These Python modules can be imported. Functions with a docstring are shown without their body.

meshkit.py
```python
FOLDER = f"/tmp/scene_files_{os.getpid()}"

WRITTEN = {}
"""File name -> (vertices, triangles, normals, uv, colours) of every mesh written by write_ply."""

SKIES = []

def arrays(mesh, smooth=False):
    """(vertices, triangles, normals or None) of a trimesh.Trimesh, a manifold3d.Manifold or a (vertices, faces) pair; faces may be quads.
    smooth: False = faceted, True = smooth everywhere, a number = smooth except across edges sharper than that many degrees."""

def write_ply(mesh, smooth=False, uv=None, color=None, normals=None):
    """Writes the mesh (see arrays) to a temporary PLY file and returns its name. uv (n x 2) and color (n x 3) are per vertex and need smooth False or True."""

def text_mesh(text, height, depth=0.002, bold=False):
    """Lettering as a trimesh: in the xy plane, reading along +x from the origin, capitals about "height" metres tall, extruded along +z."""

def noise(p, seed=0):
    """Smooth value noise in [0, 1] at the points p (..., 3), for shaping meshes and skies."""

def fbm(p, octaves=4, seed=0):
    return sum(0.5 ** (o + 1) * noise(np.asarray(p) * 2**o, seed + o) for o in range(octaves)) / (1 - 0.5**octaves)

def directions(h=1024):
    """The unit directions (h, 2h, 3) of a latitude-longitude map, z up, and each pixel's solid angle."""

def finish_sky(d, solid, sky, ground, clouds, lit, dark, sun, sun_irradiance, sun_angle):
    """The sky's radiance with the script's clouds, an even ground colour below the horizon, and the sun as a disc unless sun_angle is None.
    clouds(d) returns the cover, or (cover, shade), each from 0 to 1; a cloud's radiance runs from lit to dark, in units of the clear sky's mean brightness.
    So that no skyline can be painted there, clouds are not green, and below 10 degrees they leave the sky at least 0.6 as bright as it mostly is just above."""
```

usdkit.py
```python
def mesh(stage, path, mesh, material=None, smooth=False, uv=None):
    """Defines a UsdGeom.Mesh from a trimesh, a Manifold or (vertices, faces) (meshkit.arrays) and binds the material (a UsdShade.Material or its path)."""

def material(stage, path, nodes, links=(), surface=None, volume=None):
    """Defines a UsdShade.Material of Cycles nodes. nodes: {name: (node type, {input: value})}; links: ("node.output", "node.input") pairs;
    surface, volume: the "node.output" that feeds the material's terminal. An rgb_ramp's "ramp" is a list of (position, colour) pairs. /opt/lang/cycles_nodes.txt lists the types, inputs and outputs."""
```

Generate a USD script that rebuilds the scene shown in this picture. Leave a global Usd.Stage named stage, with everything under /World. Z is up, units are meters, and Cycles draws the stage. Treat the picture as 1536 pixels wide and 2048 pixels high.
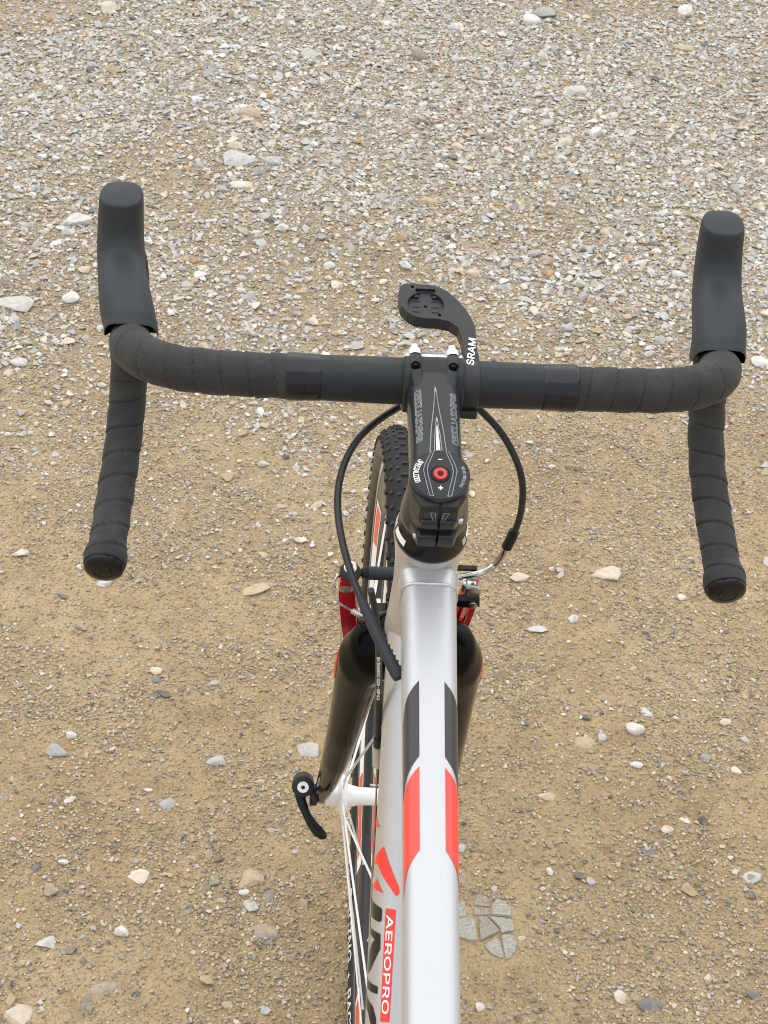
import math, random
import numpy as np, trimesh, manifold3d as m3, usdkit, meshkit
from pxr import Usd, UsdGeom, UsdLux, UsdShade, Gf, Sdf, Vt
from shapely.geometry import Polygon, LineString, Point, box as sbox
from shapely.ops import unary_union
from shapely import affinity

stage = Usd.Stage.CreateInMemory()
UsdGeom.SetStageUpAxis(stage, 'Z'); UsdGeom.SetStageMetersPerUnit(stage, 1.0)
world = UsdGeom.Xform.Define(stage, '/World'); stage.SetDefaultPrim(world.GetPrim())
UsdGeom.Scope.Define(stage, '/World/Looks')
A3 = lambda *p: np.array(p, float)

# ------------------------------------------------------------------ camera
CAM = A3(-0.0705443, -0.85533352, 1.53395002)
CR = A3(0.99758004, 0.00977473, 0.06883685); CU = A3(-0.05979169, 0.62587979, 0.77762423); CF = A3(0.03548253, 0.77985829, -0.62494963)
FPX = 3404.69
cam = UsdGeom.Camera.Define(stage, '/World/camera')
cam.CreateHorizontalApertureAttr(36.0); cam.CreateVerticalApertureAttr(48.0); cam.CreateFocalLengthAttr(FPX / 1536 * 36)
cam.CreateClippingRangeAttr(Gf.Vec2f(0.05, 2000)); cam.CreateFStopAttr(64.0); cam.CreateFocusDistanceAttr(1.5)
M4 = Gf.Matrix4d(*[float(x) for x in (*CR, 0, *CU, 0, *(-CF), 0, *CAM, 1)])
cam.AddTransformOp().Set(M4)
cam.CreateExposureAttr(0.78)

# ------------------------------------------------------------------ sky and sun (bright overcast)
SUN_EL, SUN_AZ = math.radians(68), math.radians(-25)          # azimuth from +y towards +x
sd = A3(math.sin(SUN_AZ) * math.cos(SUN_EL), math.cos(SUN_AZ) * math.cos(SUN_EL), math.sin(SUN_EL))
SKY = 0.08
skym = usdkit.material(stage, '/World/Looks/sky', {
    'sky': ('sky_texture', {'sky_type': 'single_scattering', 'sun_disc': False, 'sun_elevation': SUN_EL, 'sun_rotation': SUN_AZ}),
    'co': ('texture_coordinate', {}),
    'n': ('noise_texture', {'scale': 2.2, 'detail': 5.0, 'roughness': 0.55}),
    'cr': ('rgb_ramp', {'ramp': [(0.3, (6.3, 6.7, 7.4)), (0.7, (9.4, 9.5, 9.6))]}),
    'fr': ('rgb_ramp', {'ramp': [(0.2, (0.86, 0.86, 0.86)), (0.8, (1, 1, 1))]}),
    'mx': ('mix_color', {'use_clamp': False}),
    'bg': ('background_shader', {'strength': SKY})},
    [('co.generated', 'n.vector'), ('n.fac', 'cr.fac'), ('n.fac', 'fr.fac'), ('fr.color', 'mx.fac'), ('sky.color', 'mx.a'), ('cr.color', 'mx.b'), ('mx.result', 'bg.color')],
    surface='bg.background')
dome = UsdLux.DomeLight.Define(stage, '/World/sky')
UsdShade.MaterialBindingAPI.Apply(dome.GetPrim()).Bind(skym)
dome.GetPrim().SetCustomDataByKey('kind', 'structure')
sun = UsdLux.DistantLight.Define(stage, '/World/sun')
sun.CreateNormalizeAttr(True); sun.CreateIntensityAttr(0.40); sun.CreateAngleAttr(105.0); sun.CreateColorAttr(Gf.Vec3f(1.0, 0.965, 0.91))
zax = sd; xax = np.cross(A3(0, 1, 0), zax); xax /= np.linalg.norm(xax); yax = np.cross(zax, xax)
sun.AddTransformOp().Set(Gf.Matrix4d(*[float(x) for x in (*xax, 0, *yax, 0, *zax, 0, 0, 0, 0, 1)]))

# ------------------------------------------------------------------ helpers
used = {}
def numbered(parent, name):
    k = used.get((parent, name), 0); used[(parent, name)] = k + 1
    return f'{parent}/{name}' + (f'_{k:03d}' if k else '')
def tag(prim, label=None, category=None, group=None, kind=None):
    for k, v in (('label', label), ('category', category), ('group', group), ('kind', kind)):
        if v: prim.SetCustomDataByKey(k, v)
    return prim
def arr(m):
    if hasattr(m, 'to_mesh'):
        q = m.to_mesh(); return trimesh.Trimesh(q.vert_properties[:, :3], q.tri_verts, process=False)
    return m
def obj(name, mesh, mat, parent='/World', smooth=35, label=None, kind=None):
    p = numbered(str(parent), name)
    mesh = arr(mesh)
    if isinstance(mesh, tuple): mesh = trimesh.Trimesh(*mesh, process=False)
    usdkit.mesh(stage, p, mesh, mat, smooth=smooth)
    if label or kind: tag(stage.GetPrimAtPath(p), label=label, kind=kind)
    return p
def xform(name, loc=(0, 0, 0), parent='/World'):
    p = numbered(str(parent), name); x = UsdGeom.Xform.Define(stage, p)
    if any(loc): x.AddTranslateOp().Set(Gf.Vec3d(*map(float, loc)))
    return p
def cat(*ms): return trimesh.util.concatenate([arr(m) for m in ms])
def grid_mesh(V, close_u=True, cap0=True, cap1=True):
    """rings (n, m, 3) to a mesh"""
    n, m = V.shape[:2]; idx = np.arange(n * m).reshape(n, m); F = []
    j2 = np.roll(np.arange(m), -1) if close_u else np.arange(1, m)
    j1 = np.arange(m) if close_u else np.arange(m - 1)
    for i in range(n - 1):
        a, b, c, d = idx[i, j1], idx[i, j2], idx[i + 1, j2], idx[i + 1, j1]
        F.append(np.stack([a, b, c], 1)); F.append(np.stack([a, c, d], 1))
    F = np.vstack(F); P = V.reshape(-1, 3)
    extra = []
    for on, i, flip in ((cap0, 0, True), (cap1, n - 1, False)):
        if on and close_u:
            c = len(P) + len(extra); extra.append(V[i].mean(0))
            t = np.stack([idx[i, j1], idx[i, j2], np.full(m, c)], 1); F = np.vstack([F, t[:, ::-1] if flip else t])
    if extra: P = np.vstack([P, extra])
    me = trimesh.Trimesh(P, F, process=False)
    if me.volume < 0: me.invert()
    return me
def catmull(P, n):
    P = np.asarray(P, float); from scipy.interpolate import CubicSpline
    d = np.r_[0, np.cumsum(np.linalg.norm(np.diff(P[:, :3], axis=0), axis=1) ** 0.7)]
    return CubicSpline(d, P, bc_type='natural')(np.linspace(0, d[-1], n))
class Tube:
    """A swept superellipse: u runs along, v is the arc length round the section from the 'up' side, positive to the right."""
    def __init__(s, path, A, B, n=2.0, up=(0, 0, 1)):
        s.P = np.asarray(path, float); N = len(s.P)
        s.A = np.broadcast_to(A, N).astype(float); s.B = np.broadcast_to(B, N).astype(float); s.n = n
        T = np.gradient(s.P, axis=0); T /= np.linalg.norm(T, axis=1)[:, None]
        U = np.zeros((N, 3)); u = np.asarray(up, float)
        for i in range(N):
            if up is None: u = u
            w = u - T[i] * (u @ T[i]); w /= np.linalg.norm(w); U[i] = w; u = w
        s.T, s.U, s.R = T, U, np.cross(U, T)
        s.L = np.r_[0, np.cumsum(np.linalg.norm(np.diff(s.P, axis=0), axis=1))]
        ph = np.linspace(-np.pi, np.pi, 721); a, b = s.A.mean(), s.B.mean()
        x, y = s._sec(ph, a, b); l = np.r_[0, np.cumsum(np.hypot(np.diff(x), np.diff(y)))]; l -= np.interp(0, ph, l)
        s.tv, s.tp = l, ph
    def _sec(s, ph, a, b):
        c, q = np.cos(ph), np.sin(ph); e = 2.0 / s.n
        return a * np.sign(q) * np.abs(q) ** e, b * np.sign(c) * np.abs(c) ** e
    def pt(s, u, v, off=0.0, phi=None):
        u = np.asarray(u, float); ph = np.interp(v, s.tv, s.tp) if phi is None else np.asarray(phi, float)
        I = lambda X: np.interp(u, s.L, X) if X.ndim == 1 else np.stack([np.interp(u, s.L, X[:, k]) for k in range(3)], -1)
        a, b = I(s.A), I(s.B); x, y = s._sec(ph, a + off, b + off)
        return I(s.P) + I(s.R) * x[..., None] + I(s.U) * y[..., None]
    def mesh(s, seg=40, caps=(True, True), round_end=0.0):
        ph = np.linspace(-np.pi, np.pi, seg, endpoint=False)
        if s.n > 2.01:                                            # even arc spacing keeps the corners smooth
            ph = np.interp(np.linspace(s.tv[0], s.tv[-1], seg, endpoint=False), s.tv, s.tp)
        V = np.stack([s.pt(np.full(seg, u), None, 0, ph) for u in s.L])
        return grid_mesh(V, True, *caps)
def tube(path, r, seg=16, n=None, up=(0, 0, 1), caps=(True, True)):
    if n: path = catmull(path, n)
    t = Tube(path, r, r, 2.0, up); return t.mesh(seg, caps)
def lathe(prof, seg=48, origin=(0, 0, 0), axis=(0, 0, 1), ref=None):
    """profile rows (radius, height) about the axis"""
    ax = np.asarray(axis, float); ax /= np.linalg.norm(ax)
    r = np.cross(ax, A3(0.3, 0.8, 0.1) if ref is None else ref); r /= np.linalg.norm(r); q = np.cross(ax, r)
    t = np.linspace(0, 2 * np.pi, seg, endpoint=False)
    V = np.stack([np.asarray(origin) + ax * h + rr * (np.cos(t)[:, None] * r + np.sin(t)[:, None] * q) for rr, h in prof])
    return grid_mesh(V, True, prof[0][0] > 1e-6, prof[-1][0] > 1e-6)
def ball(c, r, sub=2):
    m = trimesh.creation.icosphere(sub); m.apply_scale(r); m.apply_translation(c); return m
def mani(m):
    m = arr(m); m = trimesh.Trimesh(m.vertices, m.faces, process=True)
    return m3.Manifold(m3.Mesh(np.asarray(m.vertices, np.float32), np.asarray(m.faces, np.uint32)))
def ellips(c, r, sub=2):
    m = trimesh.creation.icosphere(sub); m.apply_scale(r); m.apply_translation(c); return m
def hull_of(*ms): return m3.Manifold.hull_points(np.vstack([arr(m).vertices for m in ms]).astype(np.float32))
def rbox(sx, sy, sz, r=0.001, sub=1):
    c = trimesh.creation.icosphere(sub); V = []
    for x in (-1, 1):
        for y in (-1, 1):
            for z in (-1, 1): V.append(c.vertices * r + A3(x * (sx / 2 - r), y * (sy / 2 - r), z * (sz / 2 - r)))
    return trimesh.convex.convex_hull(np.vstack(V))
def place(m, M, o=(0, 0, 0)):
    """columns of M are the images of x, y, z"""
    m = arr(m).copy(); m.vertices = m.vertices @ np.asarray(M).T + np.asarray(o); 
    if np.linalg.det(np.asarray(M)) < 0: m.invert()
    return m
# flat print: 2-D polygons cut to small triangles and laid on a surface
def tri2d(poly, size):
    geoms = [g for g in getattr(poly, 'geoms', [poly]) if g.area > 1e-10]; V, F, n = [], [], 0
    for g in geoms:
        v, f = trimesh.creation.triangulate_polygon(g, engine='earcut')
        v = np.c_[v, np.zeros(len(v))]
        v, f = trimesh.remesh.subdivide_to_size(v, f, size, max_iter=12)
        V.append(v[:, :2]); F.append(f + n); n += len(v)
    return np.vstack(V), np.vstack(F)
def decal(fn, poly, size=0.004):
    v, f = tri2d(poly, size); P = fn(v[:, 0], v[:, 1]); return trimesh.Trimesh(P, f, process=False)
_txt = {}
def text_poly(text, h, bold=True, width=None, slant=0.0, stretch=1.0):
    key = (text, bold)
    if key not in _txt:
        m = meshkit.text_mesh(text, 1.0, 0.01, bold); top = m.triangles[np.all(m.triangles[:, :, 2] > 0.009, axis=1)][:, :, :2]
        _txt[key] = unary_union([Polygon(t).buffer(1e-4) for t in top if Polygon(t).area > 1e-9])
    p = _txt[key]; p = affinity.translate(p, -p.bounds[0], -p.bounds[1])
    b = p.bounds; sx = h * stretch if width is None else width / b[2]
    p = affinity.affine_transform(p, [sx, slant * h, 0, h / b[3], 0, 0]); return p.simplify(h * 0.012)
def outline(poly, w): return poly.boundary.buffer(w / 2, cap_style=2, join_style=2)

# ------------------------------------------------------------------ materials
L = '/World/Looks/'
def mat(name, col, rough=0.5, metal=0.0, coat=0.0, spec=0.5, bump=None, vary=None, coat_rough=0.05, sheen=0.0):
    """a principled surface; vary = (scale, amount) mottles colour and gloss, bump = (scale, metres)"""
    nodes = {'p': ('principled_bsdf', {'base_color': col, 'roughness': rough, 'metallic': metal, 'coat_weight': coat, 'coat_roughness': coat_rough, 'specular_ior_level': spec, 'sheen_weight': sheen}), 'tc': ('texture_coordinate', {})}
    links = []
    if vary:
        nodes['n'] = ('noise_texture', {'scale': vary[0], 'detail': 4.0, 'roughness': 0.6})
        lo, hi = [tuple(c * (1 + k * vary[1]) for c in col) for k in (-1, 1)]
        nodes['r'] = ('rgb_ramp', {'ramp': [(0.3, lo), (0.7, hi)]})
        nodes['m'] = ('map_range', {'from_min': 0.3, 'from_max': 0.7, 'to_min': max(0.02, rough - 0.06), 'to_max': min(1, rough + 0.08)})
        links += [('tc.object', 'n.vector'), ('n.fac', 'r.fac'), ('r.color', 'p.base_color'), ('n.fac', 'm.value'), ('m.result', 'p.roughness')]
    if bump:
        nodes['bn'] = ('noise_texture', {'scale': bump[0], 'detail': 3.0}); nodes['b'] = ('bump', {'distance': bump[1], 'strength': 1.0})
        links += [('tc.object', 'bn.vector'), ('bn.fac', 'b.height'), ('b.normal', 'p.normal')]
    return usdkit.material(stage, L + name, nodes, links, surface='p.BSDF')
tape_m = usdkit.material(stage, L + 'bar_tape', {
    'tc': ('texture_coordinate', {}), 'n': ('noise_texture', {'scale': 900.0, 'detail': 3.0}), 'v': ('voronoi_texture', {'scale': 420.0}),
    'r': ('rgb_ramp', {'ramp': [(0.0, (0.34, 0.33, 0.31)), (0.07, (0.16, 0.16, 0.15)), (0.13, (0.027, 0.0285, 0.0285)), (1.0, (0.023, 0.0245, 0.025))]}),
    'b': ('bump', {'distance': 0.00050, 'strength': 1.0}), 'dn': ('noise_texture', {'scale': 34.0, 'detail': 5.0, 'roughness': 0.65}), 'dr': ('rgb_ramp', {'ramp': [(0.35, (0.78, 0.78, 0.78)), (0.55, (1, 1, 1)), (0.75, (1.65, 1.58, 1.45))]}), 'dm': ('mix_color', {'blend_type': 'multiply', 'fac': 1.0, 'use_clamp': False}),
    'w': ('white_noise_texture', {}), 'gt': ('math', {'math_type': 'greater_than', 'value2': 0.80}), 'mx': ('mix_color', {'a': (0.028, 0.0285, 0.0275)}),
    'p': ('principled_bsdf', {'roughness': 0.72, 'specular_ior_level': 0.26, 'sheen_weight': 0.05})},
    [('tc.object', 'n.vector'), ('tc.object', 'v.vector'), ('v.distance', 'r.fac'), ('v.color', 'w.vector'), ('w.value', 'gt.value1'), ('gt.value', 'mx.fac'), ('r.color', 'mx.b'), ('tc.object', 'dn.vector'), ('dn.fac', 'dr.fac'), ('mx.result', 'dm.a'), ('dr.color', 'dm.b'), ('dm.result', 'p.base_color'), ('n.fac', 'b.height'), ('b.normal', 'p.normal')], surface='p.BSDF')
hood_m = mat('hood_rubber', (0.0180, 0.0225, 0.0260), 0.58, bump=(1100, 0.00022), vary=(38, 0.22), spec=0.36)
satin_m = mat('satin_black', (0.0110, 0.0140, 0.0155), 0.44, bump=(1800, 0.00002), vary=(25, 0.1), spec=0.28)
stem_m = mat('stem_black', (0.0120, 0.0140, 0.0150), 0.27, bump=(2200, 0.00003), vary=(20, 0.1), spec=0.27)
gloss_m = mat('gloss_black', (0.0035, 0.0035, 0.004), 0.17, spec=0.26, vary=(18, 0.15))
band_m = mat('finishing_band', (0.004, 0.005, 0.007), 0.16, spec=0.34, vary=(90, 0.2))
plastic_m = mat('black_plastic', (0.0125, 0.0145, 0.017), 0.45, bump=(1500, 0.00004), vary=(40, 0.1), spec=0.36)
dark_m = mat('dark_recess', (0.006, 0.006, 0.006), 0.8)
carbon_m = mat('fork_lacquer', (0.0030, 0.0028, 0.0024), 0.10, spec=0.05, vary=(14, 0.2))
paint_m = usdkit.material(stage, L + 'silver_paint', {
    'tc': ('texture_coordinate', {}), 'n': ('noise_texture', {'scale': 2600.0, 'detail': 2.0}), 'g': ('noise_texture', {'scale': 9.0, 'detail': 4.0}),
    'r': ('rgb_ramp', {'ramp': [(0.3, (0.385, 0.393, 0.407)), (0.7, (0.455, 0.465, 0.48))]}),
    'm': ('map_range', {'from_min': 0.3, 'from_max': 0.7, 'to_min': 0.40, 'to_max': 0.48}),
    'b': ('bump', {'distance': 0.00006, 'strength': 1.0}),
    'p': ('principled_bsdf', {'metallic': 0.42, 'coat_weight': 0.18, 'coat_roughness': 0.14})},
    [('tc.object', 'n.vector'), ('tc.object', 'g.vector'), ('n.fac', 'r.fac'), ('r.color', 'p.base_color'), ('g.fac', 'm.value'), ('m.result', 'p.roughness'), ('n.fac', 'b.height'), ('b.normal', 'p.normal')], surface='p.BSDF')
silver_m = usdkit.material(stage, L + 'silver_frame', {
    'tc': ('texture_coordinate', {}), 'n': ('noise_texture', {'scale': 2600.0, 'detail': 2.0}), 'g': ('noise_texture', {'scale': 9.0, 'detail': 4.0}),
    'r': ('rgb_ramp', {'ramp': [(0.3, (0.42, 0.42, 0.418)), (0.7, (0.52, 0.52, 0.52))]}),
    'm': ('map_range', {'from_min': 0.3, 'from_max': 0.7, 'to_min': 0.40, 'to_max': 0.48}),
    'b': ('bump', {'distance': 0.00006, 'strength': 1.0}),
    'p': ('principled_bsdf', {'metallic': 0.72, 'coat_weight': 0.2, 'coat_roughness': 0.14})},
    [('tc.object', 'n.vector'), ('tc.object', 'g.vector'), ('n.fac', 'r.fac'), ('r.color', 'p.base_color'), ('g.fac', 'm.value'), ('m.result', 'p.roughness'), ('n.fac', 'b.height'), ('b.normal', 'p.normal')], surface='p.BSDF')
red_m = mat('red_paint', (0.74, 0.036, 0.020), 0.34, coat=0.2, vary=(20, 0.04))
black_paint_m = mat('black_paint', (0.016, 0.017, 0.019), 0.36, spec=0.4, coat=0.1, vary=(20, 0.06))
navy_m = mat('dark_lettering', (0.008, 0.0075, 0.009), 0.2, spec=0.45)
white_m = mat('white_print', (0.80, 0.80, 0.80), 0.4, vary=(300, 0.03))
grey_print_m = mat('grey_print', (0.26, 0.275, 0.29), 0.45)
pale_print_m = mat('pale_print', (0.60, 0.59, 0.54), 0.6, vary=(200, 0.06))
white_paint_m = mat('white_enamel', (0.80, 0.80, 0.80), 0.28, coat=0.4, vary=(60, 0.03))
spoke_m = mat('white_spoke', (0.78, 0.78, 0.77), 0.35, vary=(60, 0.05))
alu_m = mat('bare_aluminium', (0.78, 0.78, 0.78), 0.24, 1.0, bump=(900, 0.00004), vary=(60, 0.06))
steel_m = mat('steel', (0.44, 0.435, 0.43), 0.22, 1.0, vary=(80, 0.08))
red_alu_m = mat('red_anodised', (0.58, 0.006, 0.025), 0.32, 0.75, coat=0.05, vary=(50, 0.08))
redbolt_m = mat('red_bolt', (0.85, 0.05, 0.05), 0.30, 0.6)
tyre_m = mat('tyre_rubber', (0.0065, 0.0080, 0.0082), 0.62, spec=0.22, bump=(700, 0.0001), vary=(60, 0.2))
knob_m = mat('tyre_knob', (0.024, 0.0240, 0.0225), 0.6, spec=0.28, vary=(70, 0.45))  # paler than tread rubber to stand in for sky-lit edges; mottling is dust
sidewall_m = mat('tyre_sidewall', (0.014, 0.013, 0.0125), 0.38, spec=0.38, bump=(500, 0.00006), vary=(30, 0.15))
rim_m = mat('rim_black', (0.009, 0.011, 0.014), 0.24, spec=0.5, vary=(30, 0.1))
track_m = mat('brake_track', (0.62, 0.62, 0.61), 0.33, 1.0, bump=(400, 0.00008))
cable_m = mat('cable_housing', (0.009, 0.010, 0.011), 0.40, spec=0.40, vary=(40, 0.1))
orange_m = mat('orange_print', (0.70, 0.075, 0.03), 0.3)

# ------------------------------------------------------------------ ground
rng = np.random.default_rng(7)
def sst(a, b, x): t = np.clip((x - a) / (b - a), 0, 1); return t * t * (3 - 2 * t)
def fb(x, y, s, o=3, seed=0): return meshkit.fbm(np.stack([x / s + 37.2, y / s + 11.7, np.full_like(x, 3.3)], -1), o, seed)
def cover(x, y):
    """how thickly gravel lies: 0 bare packed sand, 1 loose gravel"""
    big = fb(x, y, 0.55, 3, 4) - 0.5; small = fb(x, y, 0.16, 2, 9) - 0.5
    g = 0.02 + 0.98 * sst(0.85, 2.1, y + 1.2 * big + 0.6 * small - 0.05 * x)
    bare = sst(0.50, 0.68, fb(x, y, 0.33, 3, 21))
    return np.clip(g * (1 - 0.5 * bare), 0, 1)
def height(x, y):
    return 0.014 * (fb(x, y, 0.6, 2, 1) - 0.5) + 0.009 * (fb(x, y, 0.13, 3, 2) - 0.5) + 0.0035 * (fb(x, y, 0.03, 2, 5) - 0.5) - 0.004
def axis_steps(lo, hi, d, far):
    a = np.arange(lo, hi + 1e-6, d); out, step, x = [], d, hi
    while x < far: step *= 1.28; x += step; out.append(x)
    neg, step, x = [], d, lo
    while x > -far: step *= 1.28; x -= step; neg.append(x)
    return np.r_[neg[::-1], a, out]
gx, gy = axis_steps(-1.3, 1.45, 0.0075, 260), axis_steps(-0.35, 3.3, 0.009, 260)
GX, GY = np.meshgrid(gx, gy); GZ = height(GX, GY)
gm = grid_mesh(np.stack([GX, GY, GZ], -1), close_u=False)
if gm.face_normals[0, 2] < 0: gm.invert()
ground_m = usdkit.material(stage, L + 'packed_sand', {
    'g': ('geometry', {}), 'at': ('attribute', {'attribute': 'cover'}), 'cg': ('math', {'math_type': 'multiply', 'value2': 0.6}), 'c0': ('mix_color', {'b': (0.43, 0.395, 0.325)}),
    'n1': ('noise_texture', {'scale': 3.2, 'detail': 4.0, 'roughness': 0.6}), 'n2': ('noise_texture', {'scale': 26.0, 'detail': 6.0, 'roughness': 0.72}),
    'n3': ('noise_texture', {'scale': 260.0, 'detail': 4.0, 'roughness': 0.7}),
    'v1': ('voronoi_texture', {'scale': 260.0, 'randomness': 1.0}), 'v2': ('voronoi_texture', {'scale': 480.0}),
    'r1': ('rgb_ramp', {'ramp': [(0.25, (0.38, 0.272, 0.147)), (0.5, (0.475, 0.352, 0.198)), (0.75, (0.545, 0.422, 0.258))]}),
    'r2': ('rgb_ramp', {'ramp': [(0.30, (0.74, 0.71, 0.67)), (0.48, (0.97, 0.97, 0.97)), (0.7, (1.10, 1.08, 1.06))]}),
    'r3': ('rgb_ramp', {'ramp': [(0.30, (0.50, 0.47, 0.44)), (0.46, (0.96, 0.96, 0.95)), (0.7, (1.15, 1.14, 1.12))]}),
    'rv': ('rgb_ramp', {'ramp': [(0.0, (0.15, 0.135, 0.11)), (0.3, (0.24, 0.195, 0.135)), (0.55, (0.36, 0.28, 0.18)), (0.8, (0.46, 0.385, 0.275)), (1.0, (0.56, 0.50, 0.41))]}),
    'sep': ('separate_color', {}), 'edge': ('map_range', {'from_min': 0.55, 'from_max': 0.2, 'to_min': 0.0, 'to_max': 1.0, 'clamp': True}),
    'pick': ('math', {'math_type': 'greater_than', 'value2': 0.58}), 'f': ('math', {'math_type': 'multiply'}),
    'c': ('mix_color', {'blend_type': 'multiply', 'fac': 1.0, 'use_clamp': False}), 'c2': ('mix_color', {'blend_type': 'multiply', 'fac': 0.9, 'use_clamp': False}), 'c3': ('mix_color', {}),
    'h': ('math', {'math_type': 'multiply_add', 'value2': 0.6}), 'h2': ('math', {'math_type': 'multiply_add', 'value2': -0.35}),
    'b': ('bump', {'distance': 0.006, 'strength': 1.0}),
    'p': ('principled_bsdf', {'roughness': 0.92, 'specular_ior_level': 0.25})},
    [('g.position', 'n1.vector'), ('g.position', 'n2.vector'), ('g.position', 'n3.vector'), ('g.position', 'v1.vector'), ('g.position', 'v2.vector'),
     ('n1.fac', 'r1.fac'), ('n2.fac', 'r2.fac'), ('n3.fac', 'r3.fac'), ('at.fac', 'cg.value1'), ('cg.value', 'c0.fac'), ('r1.color', 'c0.a'), ('c0.result', 'c.a'), ('r2.color', 'c.b'), ('c.result', 'c2.a'), ('r3.color', 'c2.b'),
     ('v1.color', 'sep.color'), ('sep.r', 'rv.fac'), ('sep.g', 'pick.value1'), ('v1.distance', 'edge.value'), ('pick.value', 'f.value1'), ('edge.result', 'f.value2'),
     ('f.value', 'c3.fac'), ('c2.result', 'c3.a'), ('rv.color', 'c3.b'), ('c3.result', 'p.base_color'),
     ('n2.fac', 'h.value1'), ('n3.fac', 'h.value3'), ('v1.distance', 'h2.value1'), ('h.value', 'h2.value3'), ('h2.value', 'b.height'), ('b.normal', 'p.normal')], surface='p.BSDF')
gp = obj('ground', gm, ground_m, smooth=True)
UsdGeom.PrimvarsAPI(stage.GetPrimAtPath(gp)).CreatePrimvar('cover', Sdf.ValueTypeNames.FloatArray, 'vertex').Set(Vt.FloatArray.FromNumpy(cover(gm.vertices[:, 0], gm.vertices[:, 1]).astype(np.float32)))
tag(stage.GetPrimAtPath(gp), 'packed tan sand and fine grit lying under the loose gravel', 'ground', kind='structure')

# stones
def stone_shape(seed, n=16, flat=0.6, long=1.25, sub=0, bumpy=0.05):
    r = np.random.default_rng(seed); v = r.normal(size=(n, 3)); v /= np.linalg.norm(v, axis=1)[:, None]
    v *= (1 + 0.16 * r.normal(size=(n, 1)).clip(-1.5, 1.5)); v *= A3(0.5 * long, 0.5 / long ** 0.3, 0.5 * flat)
    m = trimesh.convex.convex_hull(v)
    for _ in range(sub):
        m = m.subdivide(); m = trimesh.Trimesh(m.vertices, m.faces)
        trimesh.smoothing.filter_laplacian(m, lamb=0.35, iterations=2)
    if sub and bumpy:
        q = m.vertices; m.vertices = q * (1 + bumpy * (meshkit.fbm(q * 5 + seed, 3, seed)[:, None] - 0.5) * 2)
    ext = m.vertices.max(0) - m.vertices.min(0); m.apply_translation(-(m.vertices.max(0) + m.vertices.min(0)) / 2); m.apply_scale(1 / max(ext[:2])); return m
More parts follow.
